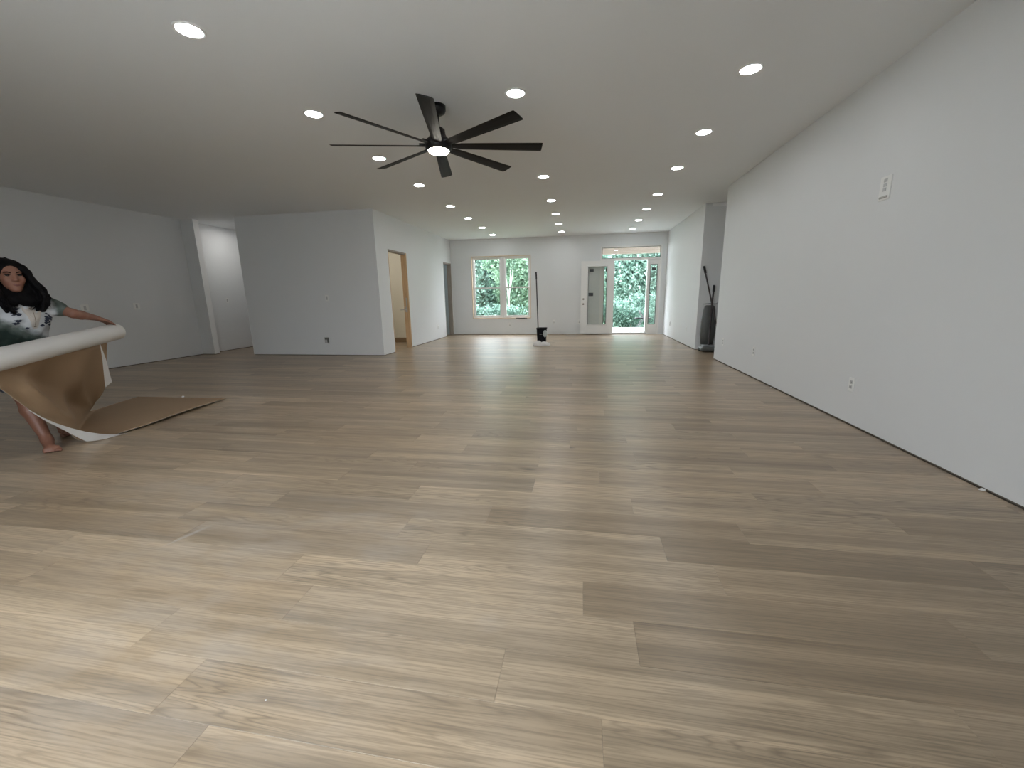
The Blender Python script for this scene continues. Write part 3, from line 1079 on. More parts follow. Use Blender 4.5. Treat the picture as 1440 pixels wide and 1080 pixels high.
MB().add(V, Fs).build('bin_body', 'bin', bn)
mb = MB()
mb.box(bx0 - 0.04, bx0 + 0.02, by0 - 0.118, by0 - 0.106, 0.25, 0.27, bev=0.004)
mb.build('bin_handle', 'vac', bn)


def lumpy(center, radii, seed, amp=0.18, seg=26, rings=14, flat=None):
    r_ = np.random.default_rng(seed)
    ph = r_.uniform(0, 6.28, 8)
    V, Fs = [], []
    for i in range(rings + 1):
        th = PI * i / rings
        for j in range(seg):
            a = 2 * PI * j / seg
            k = 1 + amp * (math.sin(3 * a + ph[0] + 2 * th) * 0.5 + math.sin(5 * a + ph[1] - 3 * th) * 0.35 + math.sin(9 * a + ph[2] + 5 * th) * 0.2)
            p = [center[0] + radii[0] * k * math.sin(th) * math.cos(a), center[1] + radii[1] * k * math.sin(th) * math.sin(a), center[2] + radii[2] * k * math.cos(th)]
            if flat is not None:
                p[2] = max(p[2], flat)
            V.append(p)
    for i in range(rings):
        for j in range(seg):
            j2 = (j + 1) % seg
            Fs.append((i * seg + j, (i + 1) * seg + j, (i + 1) * seg + j2, i * seg + j2))
    return V, Fs


V, Fs = lumpy((-0.975, 9.12, 0.03), (0.10, 0.07, 0.085), 3, 0.15, flat=0.001)
mb = MB().add(V, Fs, 0, True)
V, Fs = lumpy((-0.83, 9.13, 0.02), (0.125, 0.06, 0.075), 5, 0.15, flat=0.001)
mb.add(V, Fs, 0, True)
tag(mb.build('floor_cloth', 'cloth', None, (-0.9, 9.12, 0)), 'crumpled white cloth heaped at the foot of the black bin', 'cloth')
V, Fs = lumpy((-0.82, 9.178, 0.275), (0.045, 0.016, 0.075), 9, 0.12)
tag(MB().add(V, Fs, 0, True).build('hanging_rag', 'rag', None, (-0.82, 9.18, 0.27)), 'pale grey rag hanging on the front of the black bin', 'rag')
pl = thing('mop_pole', 'long thin dark pole standing upright in the black bin', 'pole', (-0.985, 9.28, 0.07))
MB().tube([(-0.975, 9.27, 0.07), (-1.025, 9.30, 1.52)], 0.0135, seg=10).build('shaft', 'handle', pl)
MB().tube([(-1.0235, 9.2995, 1.47), (-1.029, 9.3015, 1.63)], 0.017, seg=10).build('grip', 'black', pl)

# ------------------------------------------------------------------ vacuum and broom in the nook opening
vx, vy = 2.38, 8.34
vc = thing('upright_vacuum', 'dark grey upright vacuum cleaner parked against the nook wall', 'vacuum cleaner', (vx, vy, 0))
MB().box(vx - 0.13, vx + 0.15, vy - 0.14, vy + 0.14, 0.012, 0.10, bev=0.03).build('cleaner_head', 'vac', vc)
MB().box(vx - 0.09, vx + 0.12, vy - 0.10, vy + 0.12, 0.095, 0.125, bev=0.014).build('head_cover', 'vaclight', vc)
for s in (-1, 1):
    mb = MB()
    mb.tube([(vx + s * 0.12 - 0.012 + 0.01, vy + 0.10, 0.03), (vx + s * 0.12 + 0.012 + 0.01, vy + 0.10, 0.03)], 0.03, seg=14)
    mb.build('wheel', 'black', vc)
V, Fs = [], []
bag = [(0.12, 0.11, 0.02), (0.30, 0.135, 0.05), (0.55, 0.13, 0.06), (0.80, 0.105, 0.055), (0.86, 0.09, 0.04), (0.875, 0.06, 0.02)]
for z, hw, hd in bag:
    for j in range(14):
        a = 2 * PI * j / 14
        V.append((vx + 0.03 + hw * math.copysign(abs(math.cos(a)) ** 0.6, math.cos(a)), vy + 0.14 + hd * math.sin(a), z))
for i in range(len(bag) - 1):
    for j in range(14):
        j2 = (j + 1) % 14
        Fs.append((i * 14 + j, i * 14 + j2, (i + 1) * 14 + j2, (i + 1) * 14 + j))
Fs.append(tuple(range(14))[::-1])
Fs.append(tuple((len(bag) - 1) * 14 + j for j in range(14)))
MB().add(V, Fs, 0, True).build('dust_bag', 'vac', vc)
mb = MB()
mb.tube([(vx + 0.03, vy + 0.0, 0.12), (vx + 0.045, vy + 0.06, 0.9), (vx + 0.065, vy + 0.09, 1.16)], 0.016, seg=10)
mb.build('handle_tube', 'handle', vc)
mb = MB()
mb.tube([(vx + 0.065, vy + 0.09, 1.13), (vx + 0.068, vy + 0.095, 1.25)], 0.022, seg=10)
mb.build('handle_grip', 'black', vc)
mb = MB()
mb.tube([(vx - 0.12, vy + 0.03, 0.90), (vx + 0.0, vy + 0.02, 0.912), (vx + 0.10, vy + 0.02, 0.905), (vx + 0.16, vy + 0.05, 0.93)], 0.007, seg=8)
mb.build('cord', 'vaclight', vc)
bm_ = thing('broom', 'black broom leaning across the upright vacuum in the nook', 'broom', (2.62, 8.30, 0))
MB().tube([(2.60, 8.28, 0.16), (2.26, 8.40, 1.50)], 0.014, seg=10).build('shaft', 'handle', bm_)
MB().tube([(2.268, 8.397, 1.47), (2.235, 8.409, 1.60)], 0.022, seg=10).build('grip', 'black', bm_)
MB().box(2.52, 2.72, 8.25, 8.31, 0.10, 0.17, bev=0.01).build('head_block', 'black', bm_)
V, Fs = [], []
mb = MB()
for i in range(22):
    for j in range(4):
        xx, yy = 2.525 + i * 0.0092, 8.258 + j * 0.0145
        mb.tube([(xx, yy, 0.105), (xx + (xx - 2.62) * 0.25, yy + (yy - 8.28) * 0.3, 0.002)], 0.0035, seg=4, caps=False)
bo = mb.build('bristles', 'vac', bm_)
bo['kind'] = 'stuff'

# ------------------------------------------------------------------ paper roll being unrolled
RP = np.array([-4.235, 3.10, 0.853])
LP = np.array([-3.745, 2.03, 0.762])
RD = (LP - RP) / np.linalg.norm(LP - RP)
RL, RR = 1.36, 0.072
pr = thing('paper_roll', 'white backed kraft paper roll held by the person, sheet trailing onto the floor', 'paper roll', (-4.1, 2.7, 0))
up = np.array([0, 0, 1.0])
side = np.cross(RD, up)
side /= np.linalg.norm(side)
upr = np.cross(side, RD)
V, Fs = [], []
seg = 32
stations = [(0.0, RR - 0.004), (0.003, RR - 0.001), (0.012, RR), (RL * 0.33, RR), (RL * 0.66, RR), (RL - 0.012, RR), (RL - 0.003, RR - 0.001), (RL, RR - 0.004)]
for (d, r) in stations:
    for j in range(seg):
        a = 2 * PI * j / seg
        rr = r + (0.0025 * j / seg)
        V.append(RP + RD * d + rr * (side * math.cos(a) + upr * math.sin(a)))
for i in range(len(stations) - 1):
    for j in range(seg):
        j2 = (j + 1) % seg
        Fs.append((i * seg + j, (i + 1) * seg + j, (i + 1) * seg + j2, i * seg + j2))
mb = MB().add(V, Fs, 0, True)
# spiral end faces with hollow core
for (d, s) in ((0.0, 1), (RL, -1)):
    nr = 8
    V, Fs = [], []
    for i in range(nr + 1):
        r = 0.021 + (RR - 0.004 - 0.021) * i / nr
        for j in range(seg):
            a = 2 * PI * j / seg
            V.append(RP + RD * (d + s * (0.003 if i % 2 else 0.0)) + r * (side * math.cos(a) + upr * math.sin(a)))
    for i in range(nr):
        for j in range(seg):
            j2 = (j + 1) % seg
            Fs.append((i * seg + j, i * seg + j2, (i + 1) * seg + j2, (i + 1) * seg + j))
    mb.add(V, Fs, 0)
mb.build('rolled_paper', 'paperw', pr)
mb = MB()
mb.tube([RP + RD * 0.004, RP + RD * (RL - 0.004)], 0.0215, seg=20, caps=False)
mb.build('core_tube', 'kraft', pr)


def catmull(P, n):
    P = [np.array(p, float) for p in P]
    P = [2 * P[0] - P[1]] + P + [2 * P[-1] - P[-2]]
    out = []
    segs = len(P) - 3
    for i in range(n):
        t = i / (n - 1) * segs
        k = min(int(t), segs - 1)
        u = t - k
        a, b_, c_, d_ = P[k:k + 4]
        out.append(0.5 * (2 * b_ + (c_ - a) * u + (2 * a - 5 * b_ + 4 * c_ - d_) * u * u + (3 * b_ - 3 * c_ + d_ - a) * u ** 3))
    return out


# control curves across the sheet: from the far floor end, along the floor, up to the roll
e0_mid = ray_at(60, 589, X=-3.955)
e0_top = ray_at(2, 548, X=-3.80)
Q1 = RP + RD * 0.16 - upr * (RR - 0.004)
Q0 = RP + RD * (RL - 0.01) - upr * (RR - 0.004)
edge0 = [(-4.05, 3.95, 0.006), (-3.96, 3.55, 0.030), (-3.905, 3.20, 0.034), (-3.885, 2.86, 0.022), (-3.93, 2.62, 0.012), e0_mid, e0_top, Q0]
edge0[4] = ray_at(122, 620, X=-3.96)
edge0.insert(5, ray_at(92, 605, X=-3.957))
edge1 = [(-5.26, 3.93, 0.003), (-5.20, 3.75, 0.004), (-5.14, 3.55, 0.005), (-5.08, 3.38, 0.005), (-4.97, 3.24, 0.03), ray_at(134, 566, X=-4.72), ray_at(148, 543, X=-4.52), Q1]
edge1.insert(5, 0.5 * (np.array(edge1[4]) + np.array(edge1[5])))
mid = [0.5 * (np.array(a) + np.array(b_)) for a, b_ in zip(edge0, edge1)]
mid[3] = np.array((-4.47, 3.02, 0.004))
mid[4] = ray_at(114, 606, X=-4.40)
mid[5] = ray_at(104, 585, X=-4.28)
mid[6] = ray_at(88, 560, X=-4.18)
mid[7] = ray_at(70, 530, X=-4.06)
mid[8] = 0.5 * (Q0 + Q1)
NT, NS = 64, 34
C0, CM, C1 = catmull(edge0, NT), catmull(mid, NT), catmull(edge1, NT)
grid = np.zeros((NS, NT, 3))
for i in range(NS):
    s = i / (NS - 1)
    for j in range(NT):
        a, b_, c_ = C0[j], CM[j], C1[j]
        l0, l1, l2 = 2 * (s - 0.5) * (s - 1), 4 * s * (1 - s), 2 * s * (s - 0.5)
        p = a * l0 + b_ * l1 + c_ * l2
        t = j / (NT - 1)
        if t > 0.55:
            w = math.sin(PI * min(1, (t - 0.55) / 0.45)) * min(1, s * 6) * min(1, (1 - s) * 6)
            p = p + np.array([0.02, 0.008, 0]) * w * (0.8 * math.sin(9 * s + 7 * t) + 0.5 * math.sin(17 * s - 11 * t) + 1.3 * (1 - 2.2 * abs(math.sin(5.2 * s + 4.1 * t - 1.2)) ** 0.7) + 0.8 * (1 - 2 * abs(math.sin(6.5 * s - 9 * t))))
        p[2] = max(p[2], 0.003)
        grid[i, j] = p
nrm = np.zeros_like(grid)
ds = np.gradient(grid, axis=0)
dt = np.gradient(grid, axis=1)
nrm = np.cross(ds, dt)
nrm /= np.linalg.norm(nrm, axis=2, keepdims=True) + 1e-9
if nrm[:, 5, 2].mean() < 0:
    nrm = -nrm
V = [tuple(p) for p in (grid + nrm * 0.0006).reshape(-1, 3)] + [tuple(p) for p in (grid - nrm * 0.0006).reshape(-1, 3)]
Ft, Fb, Fe = [], [], []
N = NS * NT
for i in range(NS - 1):
    for j in range(NT - 1):
        a, b_, c_, d_ = i * NT + j, (i + 1) * NT + j, (i + 1) * NT + j + 1, i * NT + j + 1
        Ft.append((a, b_, c_, d_))
        Fb.append((a + N, d_ + N, c_ + N, b_ + N))
for i in range(NS - 1):
    for j in (0, NT - 1):
        a, b_ = i * NT + j, (i + 1) * NT + j
        Fe.append((a, b_, b_ + N, a + N))
for j in range(NT - 1):
    for i in (0, NS - 1):
        a, b_ = i * NT + j, i * NT + j + 1
        Fe.append((a, b_, b_ + N, a + N))
mb = MB()
mb.add(V, Ft, 0, True)
o_ = len(mb.v)
for f in Fb:
    mb.f.append(list(f)); mb.mi.append(1); mb.sm.append(True)
for f in Fe:
    mb.f.append(list(f)); mb.mi.append(1); mb.sm.append(False)
# near edge curling up so the white underside shows
lo_ = [(40, 577, -3.90), (60, 589.5, -3.935), (90, 605, -3.945), (110, 615.5, -3.95), (122, 621, -3.945), (136, 619.5, -3.925), (150, 617, -3.90), (168, 613, -3.885), (186, 608, -3.87)]
hi_ = [(40, 576, -3.895), (60, 587, -3.92), (80, 595.5, -3.92), (100, 602, -3.915), (120, 607, -3.905), (140, 610, -3.89), (156, 611, -3.88), (172, 610, -3.872), (186, 607.5, -3.868)]
LOv = [ray_at(a, b_, X=x + 0.01) for a, b_, x in lo_]
HIv = [ray_at(a, b_, X=x + 0.012) for a, b_, x in hi_]
for p in LOv + HIv:
    p[2] = max(p[2], 0.004)
nL = len(LOv)
bk = [p + np.array([-0.0015, 0.0008, 0]) for p in LOv + HIv]
fcs = []
for i in range(nL - 1):
    fcs += [(i, i + 1, nL + i + 1, nL + i), (2 * nL + i, 3 * nL + i, 3 * nL + i + 1, 2 * nL + i + 1), (i, 2 * nL + i, 2 * nL + i + 1, i + 1), (nL + i, nL + i + 1, 3 * nL + i + 1, 3 * nL + i)]
mb.add(LOv + HIv + bk, fcs, 1)
# turned-back corner flap showing the white side
fp = [ray_at(140, 481, X=-4.10), ray_at(144, 505, X=-4.12), ray_at(148, 545, X=-4.20), ray_at(157.5, 537, X=-4.22), ray_at(149, 505, X=-4.14)]
fp2 = [p + np.array([-0.002, 0.001, 0]) for p in fp]
mb.add(fp + fp2, [(0, 1, 4), (1, 2, 3, 4), (5, 9, 6), (6, 9, 8, 7), (0, 4, 9, 5), (4, 3, 8, 9), (3, 2, 7, 8), (2, 1, 6, 7), (1, 0, 5, 6)], 1)
mb.build('trailing_sheet', ['kraft', 'paperw'], pr)


# ------------------------------------------------------------------ person (signed-distance sculpt, surface nets)
class Field:
    def __init__(self, lo, hi, res):
        self.lo, self.res = np.array(lo, float), res
        self.n = np.ceil((np.array(hi) - self.lo) / res).astype(int) + 1
        self.g = np.full(tuple(self.n), 1.0, np.float32)

    def _block(self, lo, hi):
        a = np.maximum(np.floor((np.array(lo) - self.lo) / self.res).astype(int), 0)
        b_ = np.minimum(np.ceil((np.array(hi) - self.lo) / self.res).astype(int) + 1, self.n)
        if np.any(b_ <= a):
            return None, None
        ax = [self.lo[i] + self.res * np.arange(a[i], b_[i]) for i in range(3)]
        P = np.stack(np.meshgrid(*ax, indexing='ij'), -1).astype(np.float32)
        return tuple(slice(a[i], b_[i]) for i in range(3)), P

    def _merge(self, sl, d, k, sub=False):
        g = self.g[sl]
        if sub:
            d = -d
            h = np.clip(0.5 - 0.5 * (g - d) / k, 0, 1)
            self.g[sl] = g * (1 - h) + d * h + k * h * (1 - h)
        else:
            h = np.clip(0.5 + 0.5 * (g - d) / k, 0, 1)
            self.g[sl] = g * (1 - h) + d * h - k * h * (1 - h)

    def ell(self, c, r, k=0.02, R=None, sub=False):
        c, r = np.array(c, float), np.array(r, float)
        mr = r.max() + 0.08
        sl, P = self._block(c - mr, c + mr)
        if sl is None:
            return
        q = P - c
        if R is not None:
            q = q @ np.array(R).T        # rows of R are the local axes
        k0 = np.linalg.norm(q / r, axis=-1)
        k1 = np.linalg.norm(q / (r * r), axis=-1) + 1e-6
        self._merge(sl, k0 * (k0 - 1) / k1, k, sub)

    def cap(self, a, b_, ra, rb, k=0.02):
        a, b_ = np.array(a, float), np.array(b_, float)
        mr = max(ra, rb) + 0.08
        sl, P = self._block(np.minimum(a, b_) - mr, np.maximum(a, b_) + mr)
        if sl is None:
            return
        ab = b_ - a
        t = np.clip(((P - a) @ ab) / (ab @ ab + 1e-9), 0, 1)
        d = np.linalg.norm(P - a - t[..., None] * ab, axis=-1) - (ra + (rb - ra) * t)
        self._merge(sl, d, k)

    def cut(self, p, nrm_):
        """remove everything on the +normal side of a plane"""
        p, nrm_ = np.array(p, float), np.array(nrm_, float)
        nrm_ /= np.linalg.norm(nrm_)
        ax = [self.lo[i] + self.res * np.arange(self.n[i]) for i in range(3)]
        X = np.meshgrid(*ax, indexing='ij', sparse=True)
        d = sum((X[i] - p[i]) * nrm_[i] for i in range(3))
        self.g = np.maximum(self.g, d.astype(np.float32))

    def mesh(self):
        g = self.g
        s = g < 0
        corners = [(i, j, k) for i in (0, 1) for j in (0, 1) for k in (0, 1)]
        n = np.array(g.shape) - 1

        def sh(arr, c):
            return arr[c[0]:c[0] + n[0], c[1]:c[1] + n[1], c[2]:c[2] + n[2]]

        cnt = np.zeros(n, np.int8)
        for c in corners:
            cnt += sh(s, c)
        act = (cnt > 0) & (cnt < 8)
        idx = np.full(n, -1, np.int64)
        cells = np.argwhere(act)
        idx[act] = np.arange(len(cells))
        acc = np.zeros((len(cells), 3))
        num = np.zeros(len(cells))
        for a in corners:
            for ax in range(3):
                if a[ax] == 1:
                    continue
                b_ = list(a)
                b_[ax] = 1
                ga = g[cells[:, 0] + a[0], cells[:, 1] + a[1], cells[:, 2] + a[2]]
                gb = g[cells[:, 0] + b_[0], cells[:, 1] + b_[1], cells[:, 2] + b_[2]]
                cr = (ga < 0) != (gb < 0)
                t = np.where(cr, ga / np.where(np.abs(ga - gb) < 1e-9, 1, ga - gb), 0)
                p = np.tile(np.array(a, float), (len(cells), 1))
                p[:, ax] += t
                acc += np.where(cr[:, None], p, 0)
                num += cr
        V = (cells + acc / np.maximum(num, 1)[:, None]) * self.res + self.lo
        Q = []
        for ax in range(3):
            o1, o2 = [k for k in range(3) if k != ax]
            sa = [slice(None)] * 3
            sb = [slice(None)] * 3
            sa[ax], sb[ax] = slice(0, -1), slice(1, None)
            A, B = s[tuple(sa)], s[tuple(sb)]
            ch = np.argwhere(A != B)
            ch = ch[(ch[:, o1] > 0) & (ch[:, o2] > 0) & (ch[:, o1] < n[o1]) & (ch[:, o2] < n[o2])]
            inside = A[ch[:, 0], ch[:, 1], ch[:, 2]]
            q = []
            for (d1, d2) in ((0, 0), (1, 0), (1, 1), (0, 1)):
                c = ch.copy()
                c[:, o1] -= d1
                c[:, o2] -= d2
                q.append(idx[c[:, 0], c[:, 1], c[:, 2]])
            q = np.stack(q, 1)
            flip = inside ^ (ax == 1)
            q[~flip] = q[~flip][:, ::-1]
            Q.append(q)
        Q = np.concatenate(Q)
        return V, Q[(Q >= 0).all(1)]

    def build(self, name, mat, parent, smooth_it=2):
        V, Q = self.mesh()
        # light Laplacian smoothing
        for _ in range(smooth_it):
            acc = np.zeros_like(V)
            num = np.zeros(len(V))
            for a in range(4):
                b_ = (a + 1) % 4
                np.add.at(acc, Q[:, a], V[Q[:, b_]])
                np.add.at(num, Q[:, a], 1)
                np.add.at(acc, Q[:, b_], V[Q[:, a]])
                np.add.at(num, Q[:, b_], 1)
            V = V * 0.5 + 0.5 * acc / np.maximum(num, 1)[:, None]
        org = np.array(world_loc(parent)) if parent is not None else np.zeros(3)
        me_ = bpy.data.meshes.new(name)
        me_.from_pydata((V - org).tolist(), [], Q.tolist())
        me_.materials.append(M[mat])
        me_.polygons.foreach_set('use_smooth', [True] * len(Q))
        me_.update()
        ob = bpy.data.objects.new(name, me_)
        COL.objects.link(ob)
        ob.parent = parent
        return ob, V, Q


person = thing('person', 'barefoot person in a grey and white graphic tee holding the paper roll', 'person', (-4.2, 2.4, 0))
# head frame: forward, left, up
ha = math.radians(-13)
hf = np.array([math.cos(ha), math.sin(ha), -0.06]); hf /= np.linalg.norm(hf)
hl = np.array([-math.sin(ha), math.cos(ha), 0.0])
hl = hl + np.array([0, 0, 0.05]); hl /= np.linalg.norm(hl)
hu = np.cross(hf, hl)
HC = np.array([-4.215, 2.455, 1.315])
HR = np.array([hf, hl, hu])


def H(f, l_, u):
    return HC + hf * f + hl * l_ + hu * u


shL, shR = np.array([-4.30, 2.655, 1.115]), np.array([-4.25, 2.285, 1.10])
elL = np.array([-4.13, 2.735, 1.030])
wrL = np.array([-4.185, 2.925, 0.985])
elR, wrR = np.array([-4.12, 2.08, 0.94]), np.array([-3.90, 1.955, 0.875])
pel = np.array([-4.43, 2.42, 0.74])
chest = np.array([-4.285, 2.465, 1.04])
waist = np.array([-4.36, 2.44, 0.88])
hipL, hipR = pel + np.array([0.0, 0.09, -0.03]), pel + np.array([0.02, -0.09, -0.03])
knR, anR = np.array([-4.22, 2.36, 0.42]), np.array([-4.085, 2.345, 0.085])
knL, anL = np.array([-4.36, 2.60, 0.41]), np.array([-4.42, 2.66, 0.085])
toeR, toeL = np.array([-3.955, 2.285, 0.022]), np.array([-4.30, 2.625, 0.022])

B = Field((-4.70, 1.82, -0.004), (-3.70, 3.22, 1.47), 0.006)
# torso (under the clothes)
B.ell(chest, (0.095, 0.150, 0.13), 0.04)
B.ell(waist, (0.085, 0.120, 0.12), 0.05)
B.ell(pel, (0.105, 0.150, 0.10), 0.05)
B.cap(shL, shR, 0.05, 0.05, 0.05)
# arms
for (a, b_, c_) in ((shL, elL, wrL), (shR, elR, wrR)):
    B.cap(a, b_, 0.046, 0.036, 0.02)
    B.cap(b_, b_ + (c_ - b_) * 0.35, 0.037, 0.036, 0.015)
    B.cap(b_ + (c_ - b_) * 0.35, c_, 0.036, 0.024, 0.015)
# legs and feet
for (h_, k_, a_, t_) in ((hipR, knR, anR, toeR), (hipL, knL, anL, toeL)):
    B.cap(h_, k_, 0.082, 0.052, 0.03)
    cf = k_ + (a_ - k_) * 0.32 + np.array([-0.012, 0, 0])
    B.cap(k_, cf, 0.05, 0.053, 0.02)
    B.cap(cf, a_, 0.052, 0.032, 0.02)
    fd = t_ - a_
    fd[2] = 0
    fd /= np.linalg.norm(fd)
    lat = np.array([-fd[1], fd[0], 0])
    heel = a_ - fd * 0.028
    heel[2] = 0.03
    ball = np.array([*(t_ - fd * 0.035)[:2], 0.024])
    B.cap(a_, heel, 0.034, 0.029, 0.02)
    B.cap(a_ + fd * 0.02 - up * 0.02, ball, 0.034, 0.025, 0.02)
    B.cap(ball - lat * 0.026, ball + lat * 0.028, 0.021, 0.022, 0.015)
    sgn = 1 if t_ is toeR else -1
    for q in range(5):
        base = ball + lat * sgn * (0.040 - 0.0195 * q) - up * 0.006
        ln_ = 0.040 - 0.0055 * q
        B.cap(base, base + fd * ln_ - up * 0.005, 0.0135 if q == 0 else 0.0098, 0.012 if q == 0 else 0.0088, 0.003)
# neck and head
B.cap(0.5 * (shL + shR) + up * 0.0, H(-0.02, 0, -0.06), 0.058, 0.050, 0.03)
B.ell(H(-0.012, 0, 0.028), (0.094, 0.073, 0.088), 0.01, HR)
B.ell(H(0.028, 0, -0.045), (0.062, 0.053, 0.066), 0.035, HR)
B.ell(H(0.066, 0, -0.092), (0.020, 0.022, 0.018), 0.025, HR)
for s in (-1, 1):
    B.ell(H(0.055, s * 0.036, -0.022), (0.028, 0.024, 0.026), 0.02, HR)
    B.ell(H(0.076, s * 0.030, 0.030), (0.012, 0.022, 0.008), 0.012, HR)
    B.ell(H(0.094, s * 0.031, 0.010), (0.015, 0.017, 0.011), 0.010, HR, sub=True)
    B.ell(H(-0.012, s * 0.076, -0.008), (0.018, 0.008, 0.029), 0.006, HR)
B.cap(H(0.080, 0, 0.018), H(0.098, 0, -0.020), 0.009, 0.012, 0.010)
for s in (-1, 1):
    B.ell(H(0.090, s * 0.012, -0.024), (0.010, 0.009, 0.008), 0.006, HR)
B.ell(H(0.082, 0, -0.055), (0.012, 0.023, 0.007), 0.006, HR)
B.ell(H(0.080, 0, -0.065), (0.012, 0.020, 0.008), 0.005, HR)


# hands: palm and five bent fingers laid over the roll
def hand(wr, axis_d, thumb_side):
    """axis_d: position along the roll of the knuckles; fingers wrap across the roll top"""
    top = RP + RD * axis_d + upr * (RR + 0.016)
    d = top - wr
    d /= np.linalg.norm(d)
    lat = np.cross(d, upr)
    lat /= np.linalg.norm(lat)
    palm0 = wr + d * 0.02
    kn = wr + d * 0.088
    over = np.dot(kn - RP, upr)
    if over < RR + 0.014:
        kn = kn + upr * (RR + 0.014 - over)
    for q in range(4):
        o2 = lat * (0.027 - 0.018 * q)
        B.cap(palm0 + o2 * 0.6, kn + o2, 0.016, 0.0115, 0.012)
        ln_ = (0.042, 0.047, 0.044, 0.035)[q]
        j1 = kn + o2 + d * ln_ - upr * 0.006
        j2 = j1 + d * ln_ * 0.62 - upr * (0.016 + 0.004 * q)
        j3 = j2 + d * ln_ * 0.42 - upr * 0.014
        B.cap(kn + o2, j1, 0.0100, 0.0090, 0.004)
        B.cap(j1, j2, 0.0090, 0.0082, 0.003)
        B.cap(j2, j3, 0.0082, 0.0072, 0.003)
    tb = wr + d * 0.035 + lat * 0.026 * thumb_side
    t1 = tb + d * 0.028 + lat * 0.024 * thumb_side - upr * 0.006
    t2 = t1 + d * 0.026 + lat * 0.008 * thumb_side - upr * 0.012
    B.cap(tb, t1, 0.013, 0.0105, 0.008)
    B.cap(t1, t2, 0.0105, 0.0085, 0.004)


hand(wrL, -0.02 + 0.08, 1)
hand(wrR, 1.17, -1)
body, BV, BQ = B.build('body', 'skin', person, 1)

# t-shirt
S = Field((-4.62, 2.05, 0.66), (-3.98, 2.95, 1.27), 0.007)
S.ell(chest + np.array([0.012, 0.02, -0.01]), (0.118, 0.190, 0.150), 0.04)
for s in (-1, 1):
    S.ell(chest + np.array([0.07, s * 0.062 + 0.0, -0.025]), (0.058, 0.062, 0.058), 0.04)
S.ell(waist + np.array([0.03, 0.035, 0.02]), (0.118, 0.185, 0.15), 0.06)
S.ell(pel + np.array([0.01, 0, 0.02]), (0.135, 0.175, 0.10), 0.06)
S.cap(shL, shR, 0.066, 0.066, 0.05)
for (a, b_) in ((shL, elL), (shR, elR)):
    S.cap(a, a + (b_ - a) * 0.58, 0.066, 0.058, 0.03)
for (a, b_) in ((shL, elL), (shR, elR)):
    pass
S.cut((0, 0, 0.70), (0, 0, -1))
# cloth folds
ax_ = [S.lo[i] + S.res * np.arange(S.n[i]) for i in range(3)]
X3 = np.meshgrid(*ax_, indexing='ij', sparse=True)
S.g += (0.0035 * np.sin(34 * X3[1] + 26 * X3[2] + 3 * np.sin(15 * X3[2])) + 0.003 * np.sin(58 * X3[1] - 40 * X3[2])).astype(np.float32)
shirt, SV, SQ = S.build('shirt', 'shirt', person, 2)
# dye: pale chest panel, green sleeves and lower hem
bf = np.array([math.cos(math.radians(-12)), math.sin(math.radians(-12)), 0])
bl_ = np.array([-bf[1], bf[0], 0])
rel = SV - chest
lt, hz = rel @ bl_, rel[:, 2]
dye = np.zeros(len(SV))
dye = np.maximum(dye, np.clip((np.abs(lt - 0.03) - 0.165) / 0.03, 0, 1) * 0.46)
dye = np.maximum(dye, np.clip((-hz - 0.075 - 0.62 * (lt - 0.0)) / 0.12, 0, 1) * 0.75)
dye = np.maximum(dye, np.clip((-lt - 0.15) / 0.05, 0, 1) * 0.55)
at = shirt.data.attributes.new('dye', 'FLOAT', 'POINT')
at.data.foreach_set('value', dye.astype(np.float32))
# printed longhorn skull and feather marks laid onto the chest
bvh = BVHTree.FromPolygons([Vector(p) for p in SV], [list(map(int, q)) for q in SQ])
PC = chest + np.array([0, 0, -0.022]) + bl_ * 0.062
PS = 1.4


missed = [False]


def on_chest(u, w, lift):
    o_ = PC + bl_ * u * PS + up * w * PS + bf * 0.4
    hit = bvh.ray_cast(Vector(o_), Vector(-bf))
    missed[0] = missed[0] or hit[0] is None or hit[1].dot(Vector(bf)) < 0.08
    p = np.array(hit[0]) if hit[0] is not None else PC + bl_ * u * PS + up * w * PS + bf * 0.12
    return p + bf * lift


def decal(polys, name, mat, lift):
    mb_ = MB()
    for pg in polys:
        missed[0] = False
        pg = [np.array(p, float) for p in pg]
        c_ = sum(pg) / len(pg)
        V_, F_ = [on_chest(*c_, lift)], []
        K = 3
        ring = []
        for r in range(1, K + 1):
            for i in range(len(pg)):
                for hh in (0, 1):
                    q = pg[i] if hh == 0 else (pg[i] + pg[(i + 1) % len(pg)]) / 2
                    V_.append(on_chest(*(c_ + (q - c_) * r / K), lift))
        n2 = len(pg) * 2
        for i in range(n2):
            F_.append((0, 1 + i, 1 + (i + 1) % n2))
        for r in range(K - 1):
            for i in range(n2):
                i2 = (i + 1) % n2
                F_.append((1 + r * n2 + i, 1 + (r + 1) * n2 + i, 1 + (r + 1) * n2 + i2, 1 + r * n2 + i2))
        if missed[0]:
            return None
        mb_.add(V_, F_)
    return mb_.build(name, mat, shirt)


